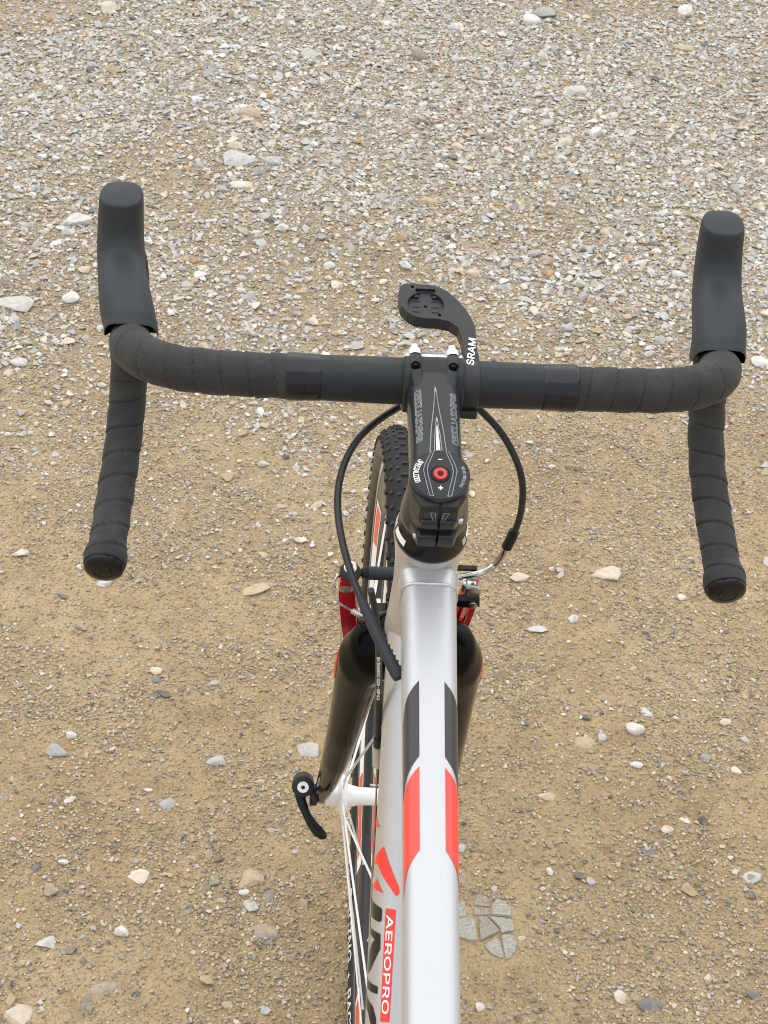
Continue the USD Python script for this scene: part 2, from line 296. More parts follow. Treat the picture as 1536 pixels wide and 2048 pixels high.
def stone_mat(name, lo, hi, scale=120.0, rough=0.85, mud=0.38):
    return usdkit.material(stage, L + name, {
        'oi': ('object_info', {}), 'tc': ('texture_coordinate', {}), 'g': ('geometry', {}),
        'n': ('noise_texture', {'scale': scale, 'detail': 5.0, 'roughness': 0.7}), 'r': ('rgb_ramp', {'ramp': [(0.0, lo), (1.0, hi)]}),
        'r2': ('rgb_ramp', {'ramp': [(0.3, (0.72, 0.71, 0.69)), (0.5, (1, 1, 1)), (0.72, (1.16, 1.15, 1.13))]}),
        'c': ('mix_color', {'blend_type': 'multiply', 'fac': 1.0, 'use_clamp': False}), 'b': ('bump', {'distance': 0.0016, 'strength': 0.9}),
        'n3': ('noise_texture', {'scale': 55.0, 'detail': 5.0, 'roughness': 0.7}), 'mr': ('map_range', {'from_min': 0.45, 'from_max': 0.72, 'to_min': 0.0, 'to_max': mud * 1.6, 'clamp': True}), 'cm': ('mix_color', {'b': (0.47, 0.355, 0.215)}),
        'p': ('principled_bsdf', {'roughness': rough, 'specular_ior_level': 0.3})},
        [('g.position', 'n.vector'), ('oi.random', 'r.fac'), ('n.fac', 'r2.fac'), ('r.color', 'c.a'), ('r2.color', 'c.b'), ('g.position', 'n3.vector'), ('n3.fac', 'mr.value'), ('mr.result', 'cm.fac'), ('c.result', 'cm.a'), ('cm.result', 'p.base_color'), ('n.fac', 'b.height'), ('b.normal', 'p.normal')], surface='p.BSDF')
SM = {'grey': stone_mat('stone_grey', (0.305, 0.303, 0.294), (0.48, 0.478, 0.462), mud=0.24), 'pale': stone_mat('stone_pale', (0.46, 0.45, 0.425), (0.63, 0.617, 0.585), mud=0.16),
      'tan': stone_mat('stone_tan', (0.31, 0.24, 0.155), (0.46, 0.38, 0.275)), 'dark': stone_mat('stone_dark', (0.085, 0.087, 0.088), (0.21, 0.205, 0.195), mud=0.3),
      'rust': stone_mat('stone_rust', (0.34, 0.19, 0.09), (0.46, 0.29, 0.16)), 'cream': stone_mat('stone_cream', (0.48, 0.42, 0.33), (0.62, 0.56, 0.465), mud=0.42),
      'brown': stone_mat('stone_brown', (0.19, 0.165, 0.13), (0.30, 0.265, 0.215), mud=0.5)}
in_view = lambda x, y, m: (y > -0.02 - m) & (y < 3.12 + m) & (x > -0.36 - 0.19 * (y - 0.2) - m) & (x < 0.43 + 0.17 * (y - 0.2) + m)
ZU = A3(0, 0, 1)
def scatter(name, label, pts, sizes, mix, nshape, flat, sink, seed, facets=14):
    """one PointInstancer of stones; mix = {tone: share}"""
    r = np.random.default_rng(seed); n = len(pts); p = numbered('/World', name)
    pi = UsdGeom.PointInstancer.Define(stage, p); tag(pi.GetPrim(), label, name.replace('_', ' '), kind='stuff')
    tones, share = list(mix), np.array(list(mix.values()), float); share /= share.sum()
    rel = pi.CreatePrototypesRel(); UsdGeom.Scope.Define(stage, p + '/shapes')
    k = 0; names = {}
    for t in tones:
        for s in range(nshape):
            q = f'{p}/shapes/pebble_{k:03d}'; usdkit.mesh(stage, q, stone_shape(seed * 100 + s, facets + (s % 3) * 3, flat * (0.8 + 0.13 * s % 0.5), 1.1 + 0.12 * s), SM[t], smooth=32)
            rel.AddTarget(q); names[(t, s)] = k; k += 1
    ti = r.choice(len(tones), n, p=share); si = r.integers(0, nshape, n)
    idx = ti * nshape + si
    yaw = r.uniform(0, 2 * np.pi, n); tilt = r.normal(0, 0.22, n); ta = r.uniform(0, 2 * np.pi, n)
    # quaternion: tilt about a horizontal axis, after the yaw
    qy = np.stack([np.cos(yaw / 2), 0 * yaw, 0 * yaw, np.sin(yaw / 2)], 1)
    qt = np.stack([np.cos(tilt / 2), np.sin(tilt / 2) * np.cos(ta), np.sin(tilt / 2) * np.sin(ta), 0 * ta], 1)
    w1, x1, y1, z1 = qt.T; w2, x2, y2, z2 = qy.T
    q = np.stack([w1*w2-x1*x2-y1*y2-z1*z2, w1*x2+x1*w2+y1*z2-z1*y2, w1*y2-x1*z2+y1*w2+z1*x2, w1*z2+x1*y2-y1*x2+z1*w2], 1)
    z = height(pts[:, 0], pts[:, 1]) + sizes * flat * 0.5 * (1 - 2 * sink)
    pi.CreateProtoIndicesAttr(Vt.IntArray.FromNumpy(idx.astype(np.int32)))
    pi.CreatePositionsAttr(Vt.Vec3fArray.FromNumpy(np.c_[pts, z].astype(np.float32)))
    pi.CreateOrientationsAttr(Vt.QuathArray.FromNumpy(np.ascontiguousarray(q[:, [1, 2, 3, 0]].astype(np.float16))))
    sc = np.stack([sizes, sizes * r.uniform(0.8, 1.1, n), sizes * r.uniform(0.75, 1.25, n)], 1)
    pi.CreateScalesAttr(Vt.Vec3fArray.FromNumpy(sc.astype(np.float32)))
def draw(n, x0, x1, y0, y1, margin, prob, seed):
    r = np.random.default_rng(seed); P = np.stack([r.uniform(x0, x1, n), r.uniform(y0, y1, n)], 1)
    inside = in_view(P[:, 0], P[:, 1], margin); near = in_view(P[:, 0], P[:, 1], margin + 0.9)
    keep = r.uniform(size=n) < prob(P[:, 0], P[:, 1]) * np.where(inside, 1.0, np.where(near, 0.35, 0.08))
    keep &= np.hypot(P[:, 0] - 0.137, P[:, 1] - 0.325) > 0.05
    return P[keep], r
XR = (-2.2, 2.4, -0.9, 4.6); AREA = (XR[1] - XR[0]) * (XR[3] - XR[2])
gravel_mix = {'grey': 0.44, 'pale': 0.22, 'tan': 0.14, 'dark': 0.035, 'rust': 0.015, 'cream': 0.15}
P, r = draw(int(30000 * AREA), *XR, 0.15, lambda x, y: cover(x, y), 31)
S_ = np.clip(np.exp(r.normal(math.log(0.0066), 0.46, len(P))) * (0.60 + 0.40 * np.clip(cover(P[:, 0], P[:, 1]) * 1.5, 0, 1)), 0.0030, 0.026)
scatter('gravel', 'loose grey and white gravel covering the far ground', P, S_, gravel_mix, 4, 0.62, 0.22, 41)
P, r = draw(int(80000 * AREA), *XR, 0.1, lambda x, y: (0.25 + 0.75 * sst(0.38, 0.62, fb(x, y, 0.10, 3, 14))) * (1 - 0.6 * cover(x, y)) * np.where(y > 2.4, 0.6, 1.0), 32)
S_ = np.clip(np.exp(r.normal(math.log(0.0030), 0.36, len(P))), 0.0018, 0.008)
scatter('grit', 'fine mixed grit scattered over the sand', P, S_, {'grey': 0.075, 'tan': 0.48, 'dark': 0.055, 'pale': 0.005, 'brown': 0.315, 'cream': 0.07}, 3, 0.7, 0.30, 42, 10)
P, r = draw(int(700 * AREA), *XR, 0.2, lambda x, y: 0.28 + 0.4 * cover(x, y), 33)
S_ = np.clip(np.exp(r.normal(math.log(0.0115), 0.38, len(P))), 0.007, 0.030)
scatter('embedded_pebble', 'pebbles pressed flush into the tan sand', P, S_, {'grey': 0.16, 'tan': 0.36, 'dark': 0.10, 'brown': 0.30, 'pale': 0.05}, 4, 0.42, 0.40, 43, 18)

def gpt(px, py, z=0.0):
    d = CF + CR * (px - 768) / FPX - CU * (py - 1024) / FPX; return CAM + d * ((z - CAM[2]) / d[2])
def stone(px, py, w, h, tone, label, seed, sink=0.35, flat=None, n=20, sub=1):
    """a single stone seen w x h pixels wide in the photograph"""
    c = gpt(px, py); sc = FPX / ((c - CAM) @ CF); W = w / sc; dep = (c - CAM) / np.linalg.norm(c - CAM); se = -dep[2]; ce = math.sqrt(1 - se * se)
    flat = flat or 0.55; m = stone_shape(seed, n, 0.7, 1.15, sub)
    e = m.vertices.max(0) - m.vertices.min(0)
    D = max(0.35 * W, (h / sc) * 0.92 / (se + 0.5 * ce * flat))
    m.apply_scale(A3(W / e[0], D / e[1], flat * min(W, D) / e[2])); zt = m.vertices[:, 2]; hgt = zt.max() - zt.min()
    loc = A3(c[0], c[1], 0); loc[2] = height(np.array([c[0]]), np.array([c[1]]))[0] + hgt * (0.5 - sink)
    p = xform('stone', loc)
    obj('stone_body', m, SM[tone], p, smooth=28)
    tag(stage.GetPrimAtPath(p), label, 'stone')


# ------------------------------------------------------------------ bicycle
TH = math.radians(72.0); U_ = A3(0, -math.cos(TH), math.sin(TH)); F_ = A3(0, math.sin(TH), math.cos(TH))
HT = A3(0, 0, 0.83184); STEER = math.radians(1.41929); BY, BZ = 0.09668, 0.05371; SAX = -0.52716
cs, sn = math.cos(STEER), math.sin(STEER)
SX = A3(1, 0, 0) * cs + F_ * sn; SF = -A3(1, 0, 0) * sn + F_ * cs            # steered right and forward axes
SM3 = np.stack([SX, SF, U_], 1)
def S(x, f, s): return HT + SX * x + SF * f + U_ * s
def B(x, y, z):                                                          # handlebar frame: right, level forward, up, from the clamp centre
    v = A3(0, BY + y, BZ + z); return S(x, v @ F_, v @ U_)
BM3 = np.stack([B(1, 0, 0) - B(0, 0, 0), B(0, 1, 0) - B(0, 0, 0), B(0, 0, 1) - B(0, 0, 0)], 1); B0 = B(0, 0, 0)
bike = xform('bicycle'); tag(stage.GetPrimAtPath(bike), 'silver and red drop bar bicycle with black handlebar standing on the gravel', 'bicycle')

# --- frame
ht = lathe([(0.0205, -0.128), (0.0225, -0.122), (0.0215, -0.10), (0.0205, -0.06), (0.0212, -0.03), (0.0226, -0.012), (0.0236, -0.003), (0.0236, 0.0), (0.021, 0.0006)], 64, HT, U_)
head_tube = obj('head_tube', ht, silver_m, bike, smooth=40)
obj('top_rim', lathe([(0.0210, 0.0004), (0.0238, 0.0004), (0.0242, 0.0012), (0.0240, 0.0026), (0.021, 0.0028)], 64, HT, U_), silver_m, head_tube)
TZ, SLOPE = 0.83184 - 0.01253, 0.08459
ty = np.r_[0.0, np.linspace(-0.014, -0.50, 50)]
ta = np.interp(-ty, [0, 0.03, 0.05, 0.13, 0.25, 0.36, 0.5], [0.0178, 0.0176, 0.0172, 0.0163, 0.01515, 0.0146, 0.0143])
tb = np.interp(-ty, [0, 0.03, 0.05, 0.25, 0.5], [0.0195, 0.0195, 0.019, 0.0172, 0.016])
TT = Tube(np.stack([0 * ty + 0.0012 * np.clip(-ty / 0.05, 0, 1), ty, TZ + SLOPE * ty - tb], 1), ta, tb, 4.6)
top_tube = obj('top_tube', TT.mesh(72), paint_m, bike, smooth=40)
def bead(path, r, seed, seg=10):
    rr = np.random.default_rng(seed); P = catmull(path, 90); k = np.arange(90)
    w = r * (1 + 0.10 * np.sin(k * 1.15) + 0.05 * rr.normal(size=90)); return Tube(P, w, w).mesh(seg)
# smooth weld collar between top tube and head tube
V = []
for t, gr in ((0.0, 0.0022), (0.25, 0.0017), (0.5, 0.0010), (0.75, 0.0003), (1.0, -0.0004)):
    y = -0.0175 - 0.017 * t; ph = np.linspace(-np.pi, np.pi, 72, endpoint=False); u = -y
    V.append(TT.pt(np.full(72, u), None, gr, np.interp(np.linspace(TT.tv[0], TT.tv[-1], 72, endpoint=False), TT.tv, TT.tp)))
obj('weld', grid_mesh(np.stack(V), True, False, False), silver_m, top_tube, smooth=60)
obj('weld', bead([TT.pt(0.0265, v, 0.0002) + A3(0, -0.004 * math.cos(v * 40), 0) for v in np.linspace(-0.052, 0.052, 15)], 0.0013, 3), silver_m, top_tube, smooth=60)
def tt(y, v): return TT.pt(-y, v, 0.00025)
for sgn in (-1, 1):
    for nm, m_, (i0, i1, o0, o1) in (('black_stripe', black_paint_m, (-0.1118, -0.1695, -0.127, -0.1855)), ('red_stripe', red_m, (-0.1770, -0.2352, -0.1905, -0.2500))):
        vi, vo = 0.0072, 0.024
        fl = [(vi, i0), (0.0105, i0 * .66 + o0 * .34), (0.0135, i0 * .33 + o0 * .67), (0.0165, o0), (0.020, o0 - 0.006), (vo, o0 - 0.011)]
        bl = [(vo, o1 - 0.011), (0.020, o1 - 0.006), (0.0165, o1), (0.0135, i1 * .33 + o1 * .67), (0.0105, i1 * .66 + o1 * .34), (vi, i1)]
        obj(nm, decal(lambda v, y: tt(y, sgn * v), Polygon(fl + bl), 0.003), m_, top_tube, smooth=True)
DT0, DT1 = A3(0, 0.036, 0.722), A3(0, -0.39, 0.275)
dl = np.linspace(0, 1, 40)[:, None]; DT = Tube(DT0 + (DT1 - DT0) * dl, 0.0205, 0.0215, 2.2)
down_tube = obj('down_tube', DT.mesh(64), silver_m, bike, smooth=40)
PRINT = {
    'slash': [(0.156, -0.0167), (0.1653, -0.0271), (0.1699, -0.0300), (0.1688, -0.0231), (0.1734, -0.0184), (0.1776, -0.015), (0.185, -0.0083), (0.1888, -0.0052), (0.1882, -0.0036), (0.1868, -0.0028), (0.1845, -0.0029), (0.1823, -0.0035), (0.1722, -0.0086)],
    'triangle': [(0.1792, -0.0224), (0.1842, -0.0295), (0.1861, -0.0268), (0.1877, -0.0146)],
    'upper': [(0.1363, -0.0342), (0.1400, -0.0280), (0.1437, -0.0221), (0.1444, -0.0318), (0.1444, -0.040), (0.1380, -0.040)],
    'l1': [(0.1930, -0.046), (0.1954, -0.0271), (0.1968, -0.0205), (0.1981, -0.0157), (0.1996, -0.015), (0.2066, -0.015), (0.2078, -0.017), (0.207, -0.0214), (0.2060, -0.028), (0.202, -0.046)],
    'l2': [(0.2115, -0.046), (0.2136, -0.0278), (0.2146, -0.021), (0.2155, -0.0153), (0.2255, -0.0146), (0.2290, -0.0166), (0.234, -0.0194), (0.2400, -0.0235), (0.2448, -0.0290), (0.2460, -0.046), (0.238, -0.046), (0.2380, -0.0340), (0.2302, -0.0300), (0.2232, -0.0244), (0.2201, -0.0207), (0.2180, -0.028), (0.216, -0.046)],
    'l3': [(0.2470, -0.046), (0.2490, -0.0291), (0.2500, -0.0215), (0.251, -0.015), (0.256, -0.015), (0.2560, -0.0173), (0.2549, -0.028), (0.252, -0.046)],
    'l4': [(0.256, -0.046), (0.2607, -0.0278), (0.2649, -0.0187), (0.2722, -0.015), (0.2800, -0.0145), (0.2900, -0.019), (0.2960, -0.030), (0.2900, -0.046), (0.284, -0.046), (0.2880, -0.034), (0.2850, -0.024), (0.2777, -0.0197), (0.2703, -0.0241), (0.2650, -0.0342), (0.262, -0.046)]}
def dt_(u, v): return DT.pt(u, v, 0.00025)
for k_ in ('slash', 'triangle', 'upper'): obj('red_emblem', decal(dt_, Polygon(PRINT[k_]).buffer(0.0004).buffer(-0.0004), 0.003), red_m, down_tube, smooth=True)
for k_ in ('l1', 'l2', 'l3', 'l4'): obj('dark_letter', decal(dt_, Polygon(PRINT[k_]).buffer(0.0005).buffer(-0.0009).buffer(0.0004), 0.003), navy_m, down_tube, smooth=True)
plate = Polygon([(0.1975, -0.0122), (0.1979, -0.0046), (0.2738, -0.0048), (0.2738, -0.0116)]).buffer(-0.0011).buffer(0.0011)
npl = obj('name_plate', decal(dt_, plate, 0.003), red_m, down_tube, smooth=True)
aer = affinity.skew(text_poly('AEROPRO', 0.0046, False, width=0.066), xs=0); aer = aer.buffer(0.00012)
obj('lettering', decal(lambda a, b: DT.pt(0.2022 + a, -0.0107 + b + 0.004 * (a - 0.033) * 0.9, 0.0005), aer, 0.003), white_m, down_tube, smooth=True)
bb = A3(0, -0.392, 0.272); stc = A3(0, -0.525, 0.745)
obj('bottom_bracket', lathe([(0.021, -0.036), (0.0225, -0.034), (0.0225, 0.034), (0.021, 0.036)], 40, bb, (1, 0, 0)), silver_m, bike)
obj('seat_tube', tube([bb, bb * .5 + stc * .5, stc, stc + (stc - bb) * 0.06], 0.0165, 32), silver_m, bike)
sdir = (stc - bb) / np.linalg.norm(stc - bb)
obj('seat_post', tube([stc, stc + sdir * 0.1, stc + sdir * 0.19], 0.0137, 32), satin_m, bike)
sc0 = stc + sdir * 0.198 + A3(0, 0.085, 0.004)
obj('seat_clamp', hull_of(ball(stc + sdir * 0.186, 0.015), ball(stc + sdir * 0.192 + A3(0, -0.022, 0), 0.010), ball(stc + sdir * 0.192 + A3(0, 0.022, 0), 0.010)), satin_m, bike)
V = []
for y, w, z, h in ((0.10, 0.006, 0.012, 0.010), (0.09, 0.018, 0.017, 0.016), (0.04, 0.022, 0.020, 0.018), (-0.03, 0.032, 0.020, 0.020), (-0.09, 0.055, 0.023, 0.022), (-0.14, 0.068, 0.027, 0.023), (-0.165, 0.055, 0.026, 0.018), (-0.172, 0.02, 0.024, 0.008)):
    a = np.linspace(0, 2 * np.pi, 28, endpoint=False); V.append(sc0 + np.stack([w * np.cos(a), np.full(28, y - 0.13), z + h * np.sin(a) - 0.25 * h * np.cos(a) ** 2], 1))
saddle = obj('saddle', grid_mesh(np.stack(V)), satin_m, bike, smooth=60)
for x in (-0.022, 0.022): obj('saddle_rail', tube([sc0 + A3(x * .4, 0.0, 0.012), sc0 + A3(x, -0.06, -0.012), sc0 + A3(x, -0.16, -0.012), sc0 + A3(x * 1.5, -0.26, 0.012)], 0.0035, 12, 24), steel_m, saddle)
RA = A3(0, -0.812, 0.345)
for x in (-1, 1):
    obj('chain_stay', tube([bb + A3(x * 0.02, -0.02, 0), bb * .6 + RA * .4 + A3(x * 0.044, 0, 0.004), RA + A3(x * 0.062, 0, 0)], 0.009, 16, 20), silver_m, bike)
    obj('seat_stay', tube([stc + A3(x * 0.012, -0.01, -0.02), stc * .5 + RA * .5 + A3(x * 0.042, 0, 0.01), RA + A3(x * 0.062, 0, 0)], 0.0075, 16, 20), silver_m, bike)
crank = obj('crankset', lathe([(0.02, 0.04), (0.09, 0.041), (0.096, 0.0425), (0.09, 0.044), (0.02, 0.045)], 64, bb, (1, 0, 0)), satin_m, bike)
for x, sg in ((0.062, 1), (-0.058, -1)):
    e = bb + A3(x, sg * 0.172, 0.0)
    obj('crank_arm', hull_of(ball(bb + A3(x - sg * 0.006, 0, 0), 0.014), ball(e, 0.009)), satin_m, crank)
    obj('pedal', rbox(0.085, 0.06, 0.018, 0.004).apply_translation(e + A3(sg * 0.055, 0, 0)), plastic_m, crank)

# --- wheels: local axes x = axle, y = forward, z = up
def wheel(name, centre, M, spokes, seed):
    W = xform(name, parent=bike); T_ = lambda m: place(m, M, centre)
    def rev(prof, n=160):
        prof = np.array(prof, float); t = np.linspace(0, 2 * np.pi, n, endpoint=False)
        V = np.stack([np.stack([prof[:, 0], prof[:, 1] * math.cos(a), prof[:, 1] * math.sin(a)], 1) for a in t])
        idx = np.arange(n * len(prof)).reshape(n, -1); nx = np.roll(idx, -1, 0); nj = np.roll(idx, -1, 1)
        F = np.vstack([np.stack([idx.ravel(), nx.ravel(), nj.ravel()], 1)[:], np.stack([nx.ravel(), np.roll(nx, -1, 1).ravel(), nj.ravel()], 1)])
        m = trimesh.Trimesh(V.reshape(-1, 3), F, process=False)
        if m.volume < 0: m.invert()
        return m
    a = np.radians(np.linspace(-138, 138, 31)); cr = 0.3265; r0 = 0.0160
    tp = [(r0 * math.sin(t), cr + r0 * math.cos(t)) for t in a] + [(0.0080, 0.3135), (-0.0080, 0.3135)]
    obj('tyre', T_(rev(tp)), sidewall_m, W, smooth=50)
    kn = []; N = 104
    def knob(t, sec, sx, sy, hgt):                                 # t round the wheel, sec round the tyre section
        b = rbox(sx, sy, hgt + 0.002, 0.0004, 0); rr = r0 + hgt / 2 - 0.001
        R1 = np.array([[math.cos(sec), 0, math.sin(sec)], [0, 1, 0], [-math.sin(sec), 0, math.cos(sec)]])
        v = b.vertices @ R1.T + A3(rr * math.sin(sec), 0, cr + rr * math.cos(sec))
        b.vertices = np.stack([v[:, 0], v[:, 1] * math.cos(t) + v[:, 2] * math.sin(t), -v[:, 1] * math.sin(t) + v[:, 2] * math.cos(t)], 1); return b
    for i in range(N):
        t = 2 * math.pi * i / N; h = math.pi / N
        for sg in (-1, 1):
            kn += [knob(t, sg * 1.22, 0.0036, 0.0062 if i % 2 else 0.0050, 0.0019), knob(t + h, sg * 0.80, 0.0034, 0.0043, 0.0016), knob(t + 0.3 * h, sg * 0.36, 0.0031, 0.0040, 0.0014)]
        kn.append(knob(t + h, 0.0, 0.0078 if i % 2 else 0.0046, 0.0030, 0.0017))
    tread = [(r0 * 1.012 * math.sin(t), cr + r0 * 1.012 * math.cos(t)) for t in np.radians(np.linspace(-76, 76, 19))]
    tread += [(r0 * .98 * math.sin(t), cr + r0 * .98 * math.cos(t)) for t in np.radians(np.linspace(76, -76, 19))]
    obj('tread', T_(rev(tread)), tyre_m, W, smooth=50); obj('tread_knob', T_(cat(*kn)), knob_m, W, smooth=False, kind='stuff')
    obj('rim', T_(rev([(0.0086, 0.3165), (0.0094, 0.3160), (0.0094, 0.3045), (0.0088, 0.3035), (0.0078, 0.2960), (0.0048, 0.2810), (0.0022, 0.2770), (-0.0022, 0.2770), (-0.0048, 0.2810), (-0.0078, 0.2960), (-0.0088, 0.3035), (-0.0094, 0.3045), (-0.0094, 0.3160), (-0.0086, 0.3165), (-0.0070, 0.3115), (0.0070, 0.3115)])), rim_m, W, smooth=40)
    for sg in (-1, 1): obj('brake_track', T_(rev([(sg * 0.00955, 0.3150), (sg * 0.00985, 0.3145), (sg * 0.00985, 0.3060), (sg * 0.00955, 0.3055)])), track_m, W, smooth=40)
    # rim print: white panels with a red insert, on the flank of the rim
    def flank(sg):
        def f(ang, rad):                                              # ang along the rim (radians), rad = radius
            x = np.interp(rad, [0.2810, 0.2960, 0.3035], [0.0048, 0.0078, 0.0088]) + 0.0003
            return centre + (np.stack([sg * x, rad * np.sin(ang), rad * np.cos(ang)], -1) @ np.asarray(M).T)
        return f
    for sg in (-1, 1):
        sec = lambda a0, a1, r0_, r1_: Polygon([(math.radians(a + seed), r0_) for a in np.linspace(a0, a1, 12)] + [(math.radians(a + 1.5 + seed), r1_) for a in np.linspace(a1, a0, 12)])
        f2 = flank(sg); up = lambda an, ra: f2(an, ra) + np.asarray(M)[:, 0] * sg * 0.0003
        for a0 in (79, 134, 199, 254, 319, 14):
            obj('rim_panel', decal(f2, sec(a0, a0 + 37, 0.2825, 0.3020), 0.02), white_m, W, smooth=True)
            ri = (a0 + 1.5, a0 + 15) if a0 in (79, 199, 319) else (a0 + 17, a0 + 34)
            obj('rim_insert', decal(up, sec(*ri, 0.2850, 0.2985), 0.02), orange_m, W, smooth=True)
            obj('rim_insert', decal(up, sec(a0 + 31, a0 + 33, 0.2880, 0.2975) if a0 in (79, 199, 319) else sec(a0 + 4, a0 + 6, 0.2880, 0.2975), 0.02), black_paint_m, W, smooth=True)
    # sidewall lettering
    for txt, c0, h in (('RACING', 3.045, 0.0095), ('RACING', 3.403, 0.0095), ('RACING', 0.55, 0.0095)):
        tpoly = text_poly(txt, h, True, width=0.083)
        def sw(tx, ty):
            se_ = math.radians(94) + ty / r0; rad = cr + (r0 + 0.0003) * np.cos(se_); an = c0 + tx / 0.323; x = -(r0 + 0.0003) * np.sin(se_)
            return centre + (np.stack([x, rad * np.sin(an), rad * np.cos(an)], -1) @ np.asarray(M).T)
        obj('lettering', decal(sw, tpoly, 0.004), pale_print_m, W, smooth=True)
    star = Polygon([((0.0042 if i % 2 == 0 else 0.0017) * math.sin(i * math.pi / 5), (0.0042 if i % 2 == 0 else 0.0017) * math.cos(i * math.pi / 5) + 0.004) for i in range(10)])
    c1 = 3.351; obj('star', decal((lambda tx, ty: sw(tx + (c1 - c0) * 0.323, ty)), star, 0.004), pale_print_m, W, smooth=True)
    hub = obj('hub', T_(lathe([(0.004, -0.052), (0.0095, -0.052), (0.0098, -0.041), (0.0125, -0.040), (0.0185, -0.0375), (0.0190, -0.0355), (0.0185, -0.0335), (0.0110, -0.031), (0.0085, -0.022), (0.0078, 0.0), (0.0085, 0.022), (0.0110, 0.031), (0.0185, 0.0335), (0.0190, 0.0355), (0.0185, 0.0375), (0.0125, 0.040), (0.0098, 0.041), (0.0095, 0.052), (0.004, 0.052)], 48, (0, 0, 0), (1, 0, 0))), white_paint_m, W, smooth=40)
    for k in range(spokes):
        sg = -1 if k % 2 else 1; t = 2 * math.pi * (k + 0.5) / spokes; th_ = t + (0.62 if (k // 2) % 2 else -0.62)
        p0 = A3(sg * 0.0365, 0.0165 * math.sin(th_), 0.0165 * math.cos(th_)); p1 = A3(sg * 0.0015, 0.2785 * math.sin(t), 0.2885 * math.cos(t))
        pm = lambda q: centre + np.asarray(M) @ q
        obj('spoke', Tube([pm(p0), pm(p0 * .94 + p1 * .06), pm(p0 * .9 + p1 * .1), pm(p0 * .12 + p1 * .88), pm(p1)], [0.0010, 0.0010, 0.0012, 0.0012, 0.0010], [0.0010, 0.0010, 0.0008, 0.0008, 0.0010], 2, A3(0.2, 0.7, 0.6)).mesh(8), spoke_m, W, smooth=60)
        obj('nipple', Tube([pm(p1 * 0.955 + p0 * 0.045), pm(p1 * 0.96 + p0 * 0.04), pm(p1 * 1.01)], [0.0013, 0.002, 0.002], [0.0013, 0.002, 0.002], 2, A3(0.2, 0.7, 0.6)).mesh(8), alu_m, W)
    obj('valve', T_(tube([(0, 0.280 * math.sin(1.9), 0.280 * math.cos(1.9)), (0, 0.246 * math.sin(1.9), 0.246 * math.cos(1.9))], 0.003, 12)), white_paint_m, W)
    return W
FC = S(0, 0.047, SAX)
front = wheel('front_wheel', FC, SM3, 20, 0)
rear = wheel('rear_wheel', RA, np.eye(3), 20, 20)
fl_ = lambda *q: FC + SM3 @ A3(*q)
skew = obj('quick_release', lathe([(0.0095, -0.0665), (0.0100, -0.066), (0.0100, -0.060), (0.0085, -0.0595)], 32, FC, SX), plastic_m, front)
obj('axle_nut', lathe([(0.004, 0.060), (0.0088, 0.0602), (0.0092, 0.066), (0.0075, 0.0705), (0.003, 0.0712)], 32, FC, SX), plastic_m, front)
cam_b = lathe([(0.0075, -0.0085), (0.0100, -0.007), (0.0102, 0.0), (0.0102, 0.007), (0.0075, 0.0085)], 32, fl_(-0.0730, 0.005, 0.0115), U_ * 0.75 - SF * 0.66)
obj('lever_cam', cam_b, plastic_m, front, smooth=40)
qn = (U_ * 0.75 - SF * 0.66); qn = qn / np.linalg.norm(qn)
obj('cam_washer', lathe([(0.0018, 0.0086), (0.0052, 0.0086), (0.0052, 0.0094), (0.0018, 0.0094)], 24, fl_(-0.0730, 0.005, 0.0115), qn), white_paint_m, front)
obj('cam_pin', lathe([(0.0001, 0.0092), (0.0018, 0.0093), (0.0018, 0.0096), (0.0001, 0.0097)], 16, fl_(-0.0730, 0.005, 0.0115), qn), dark_m, front)
lp = catmull([fl_(-0.0765, 0.006, 0.011), fl_(-0.0755, -0.003, 0.005), fl_(-0.0705, -0.015, -0.001), fl_(-0.0635, -0.026, -0.006), fl_(-0.0550, -0.034, -0.010), fl_(-0.0500, -0.037, -0.012)], 26)
k = np.linspace(0, 1, 26)
obj('quick_release_lever', Tube(lp, np.interp(k, [0, .15, .5, .8, .95, 1], [0.0058, 0.0048, 0.0038, 0.0052, 0.0040, 0.001]), np.interp(k, [0, .2, .6, .9, 1], [0.008, 0.0052, 0.0042, 0.0035, 0.001]), 2.4, qn).mesh(24), gloss_m, front, smooth=60)

# --- fork: hulls along a chain of ellipsoids, smoothed
chain = [(0, 0.0, -0.139, .0235, .0240, .015), (.014, 0.0, -.146, .0225, .0250, .019), (.0265, .001, -.157, .0208, .0248, .021), (.0345, .003, -.176, .0190, .0235, .022), (.0372, .005, -.205, .0175, .0213, .022), (.0395, .007, -.245, .0156, .0190, .022),
         (.0430, .011, -.31, .0137, .0168, .02), (.0472, .018, -.38, .0117, .0142, .02), (.0513, .030, -.45, .0096, .0114, .018), (.0545, .041, -.50, .0078, .0092, .012), (.0562, .047, -.522, .0055, .0095, .009)]
parts = []
for sg in (-1, 1):
    for p, q in zip(chain[:-1], chain[1:]):
        parts.append(hull_of(ellips((sg * p[0], p[1], p[2]), p[3:], 3), ellips((sg * q[0], q[1], q[2]), q[3:], 3)))
fm = m3.Manifold.batch_boolean(parts, m3.OpType.Add).refine_to_length(0.0035)
fm = arr(fm); fm = trimesh.Trimesh(fm.vertices, fm.faces); trimesh.smoothing.filter_taubin(fm, 0.5, 0.52, 24)
fork = obj('fork', place(fm, SM3, HT), carbon_m, bike, smooth=True)
obj('lower_headset', lathe([(0.0215, -0.1335), (0.0232, -0.133), (0.0232, -0.1285), (0.0215, -0.128)], 48, HT, U_), gloss_m, bike)
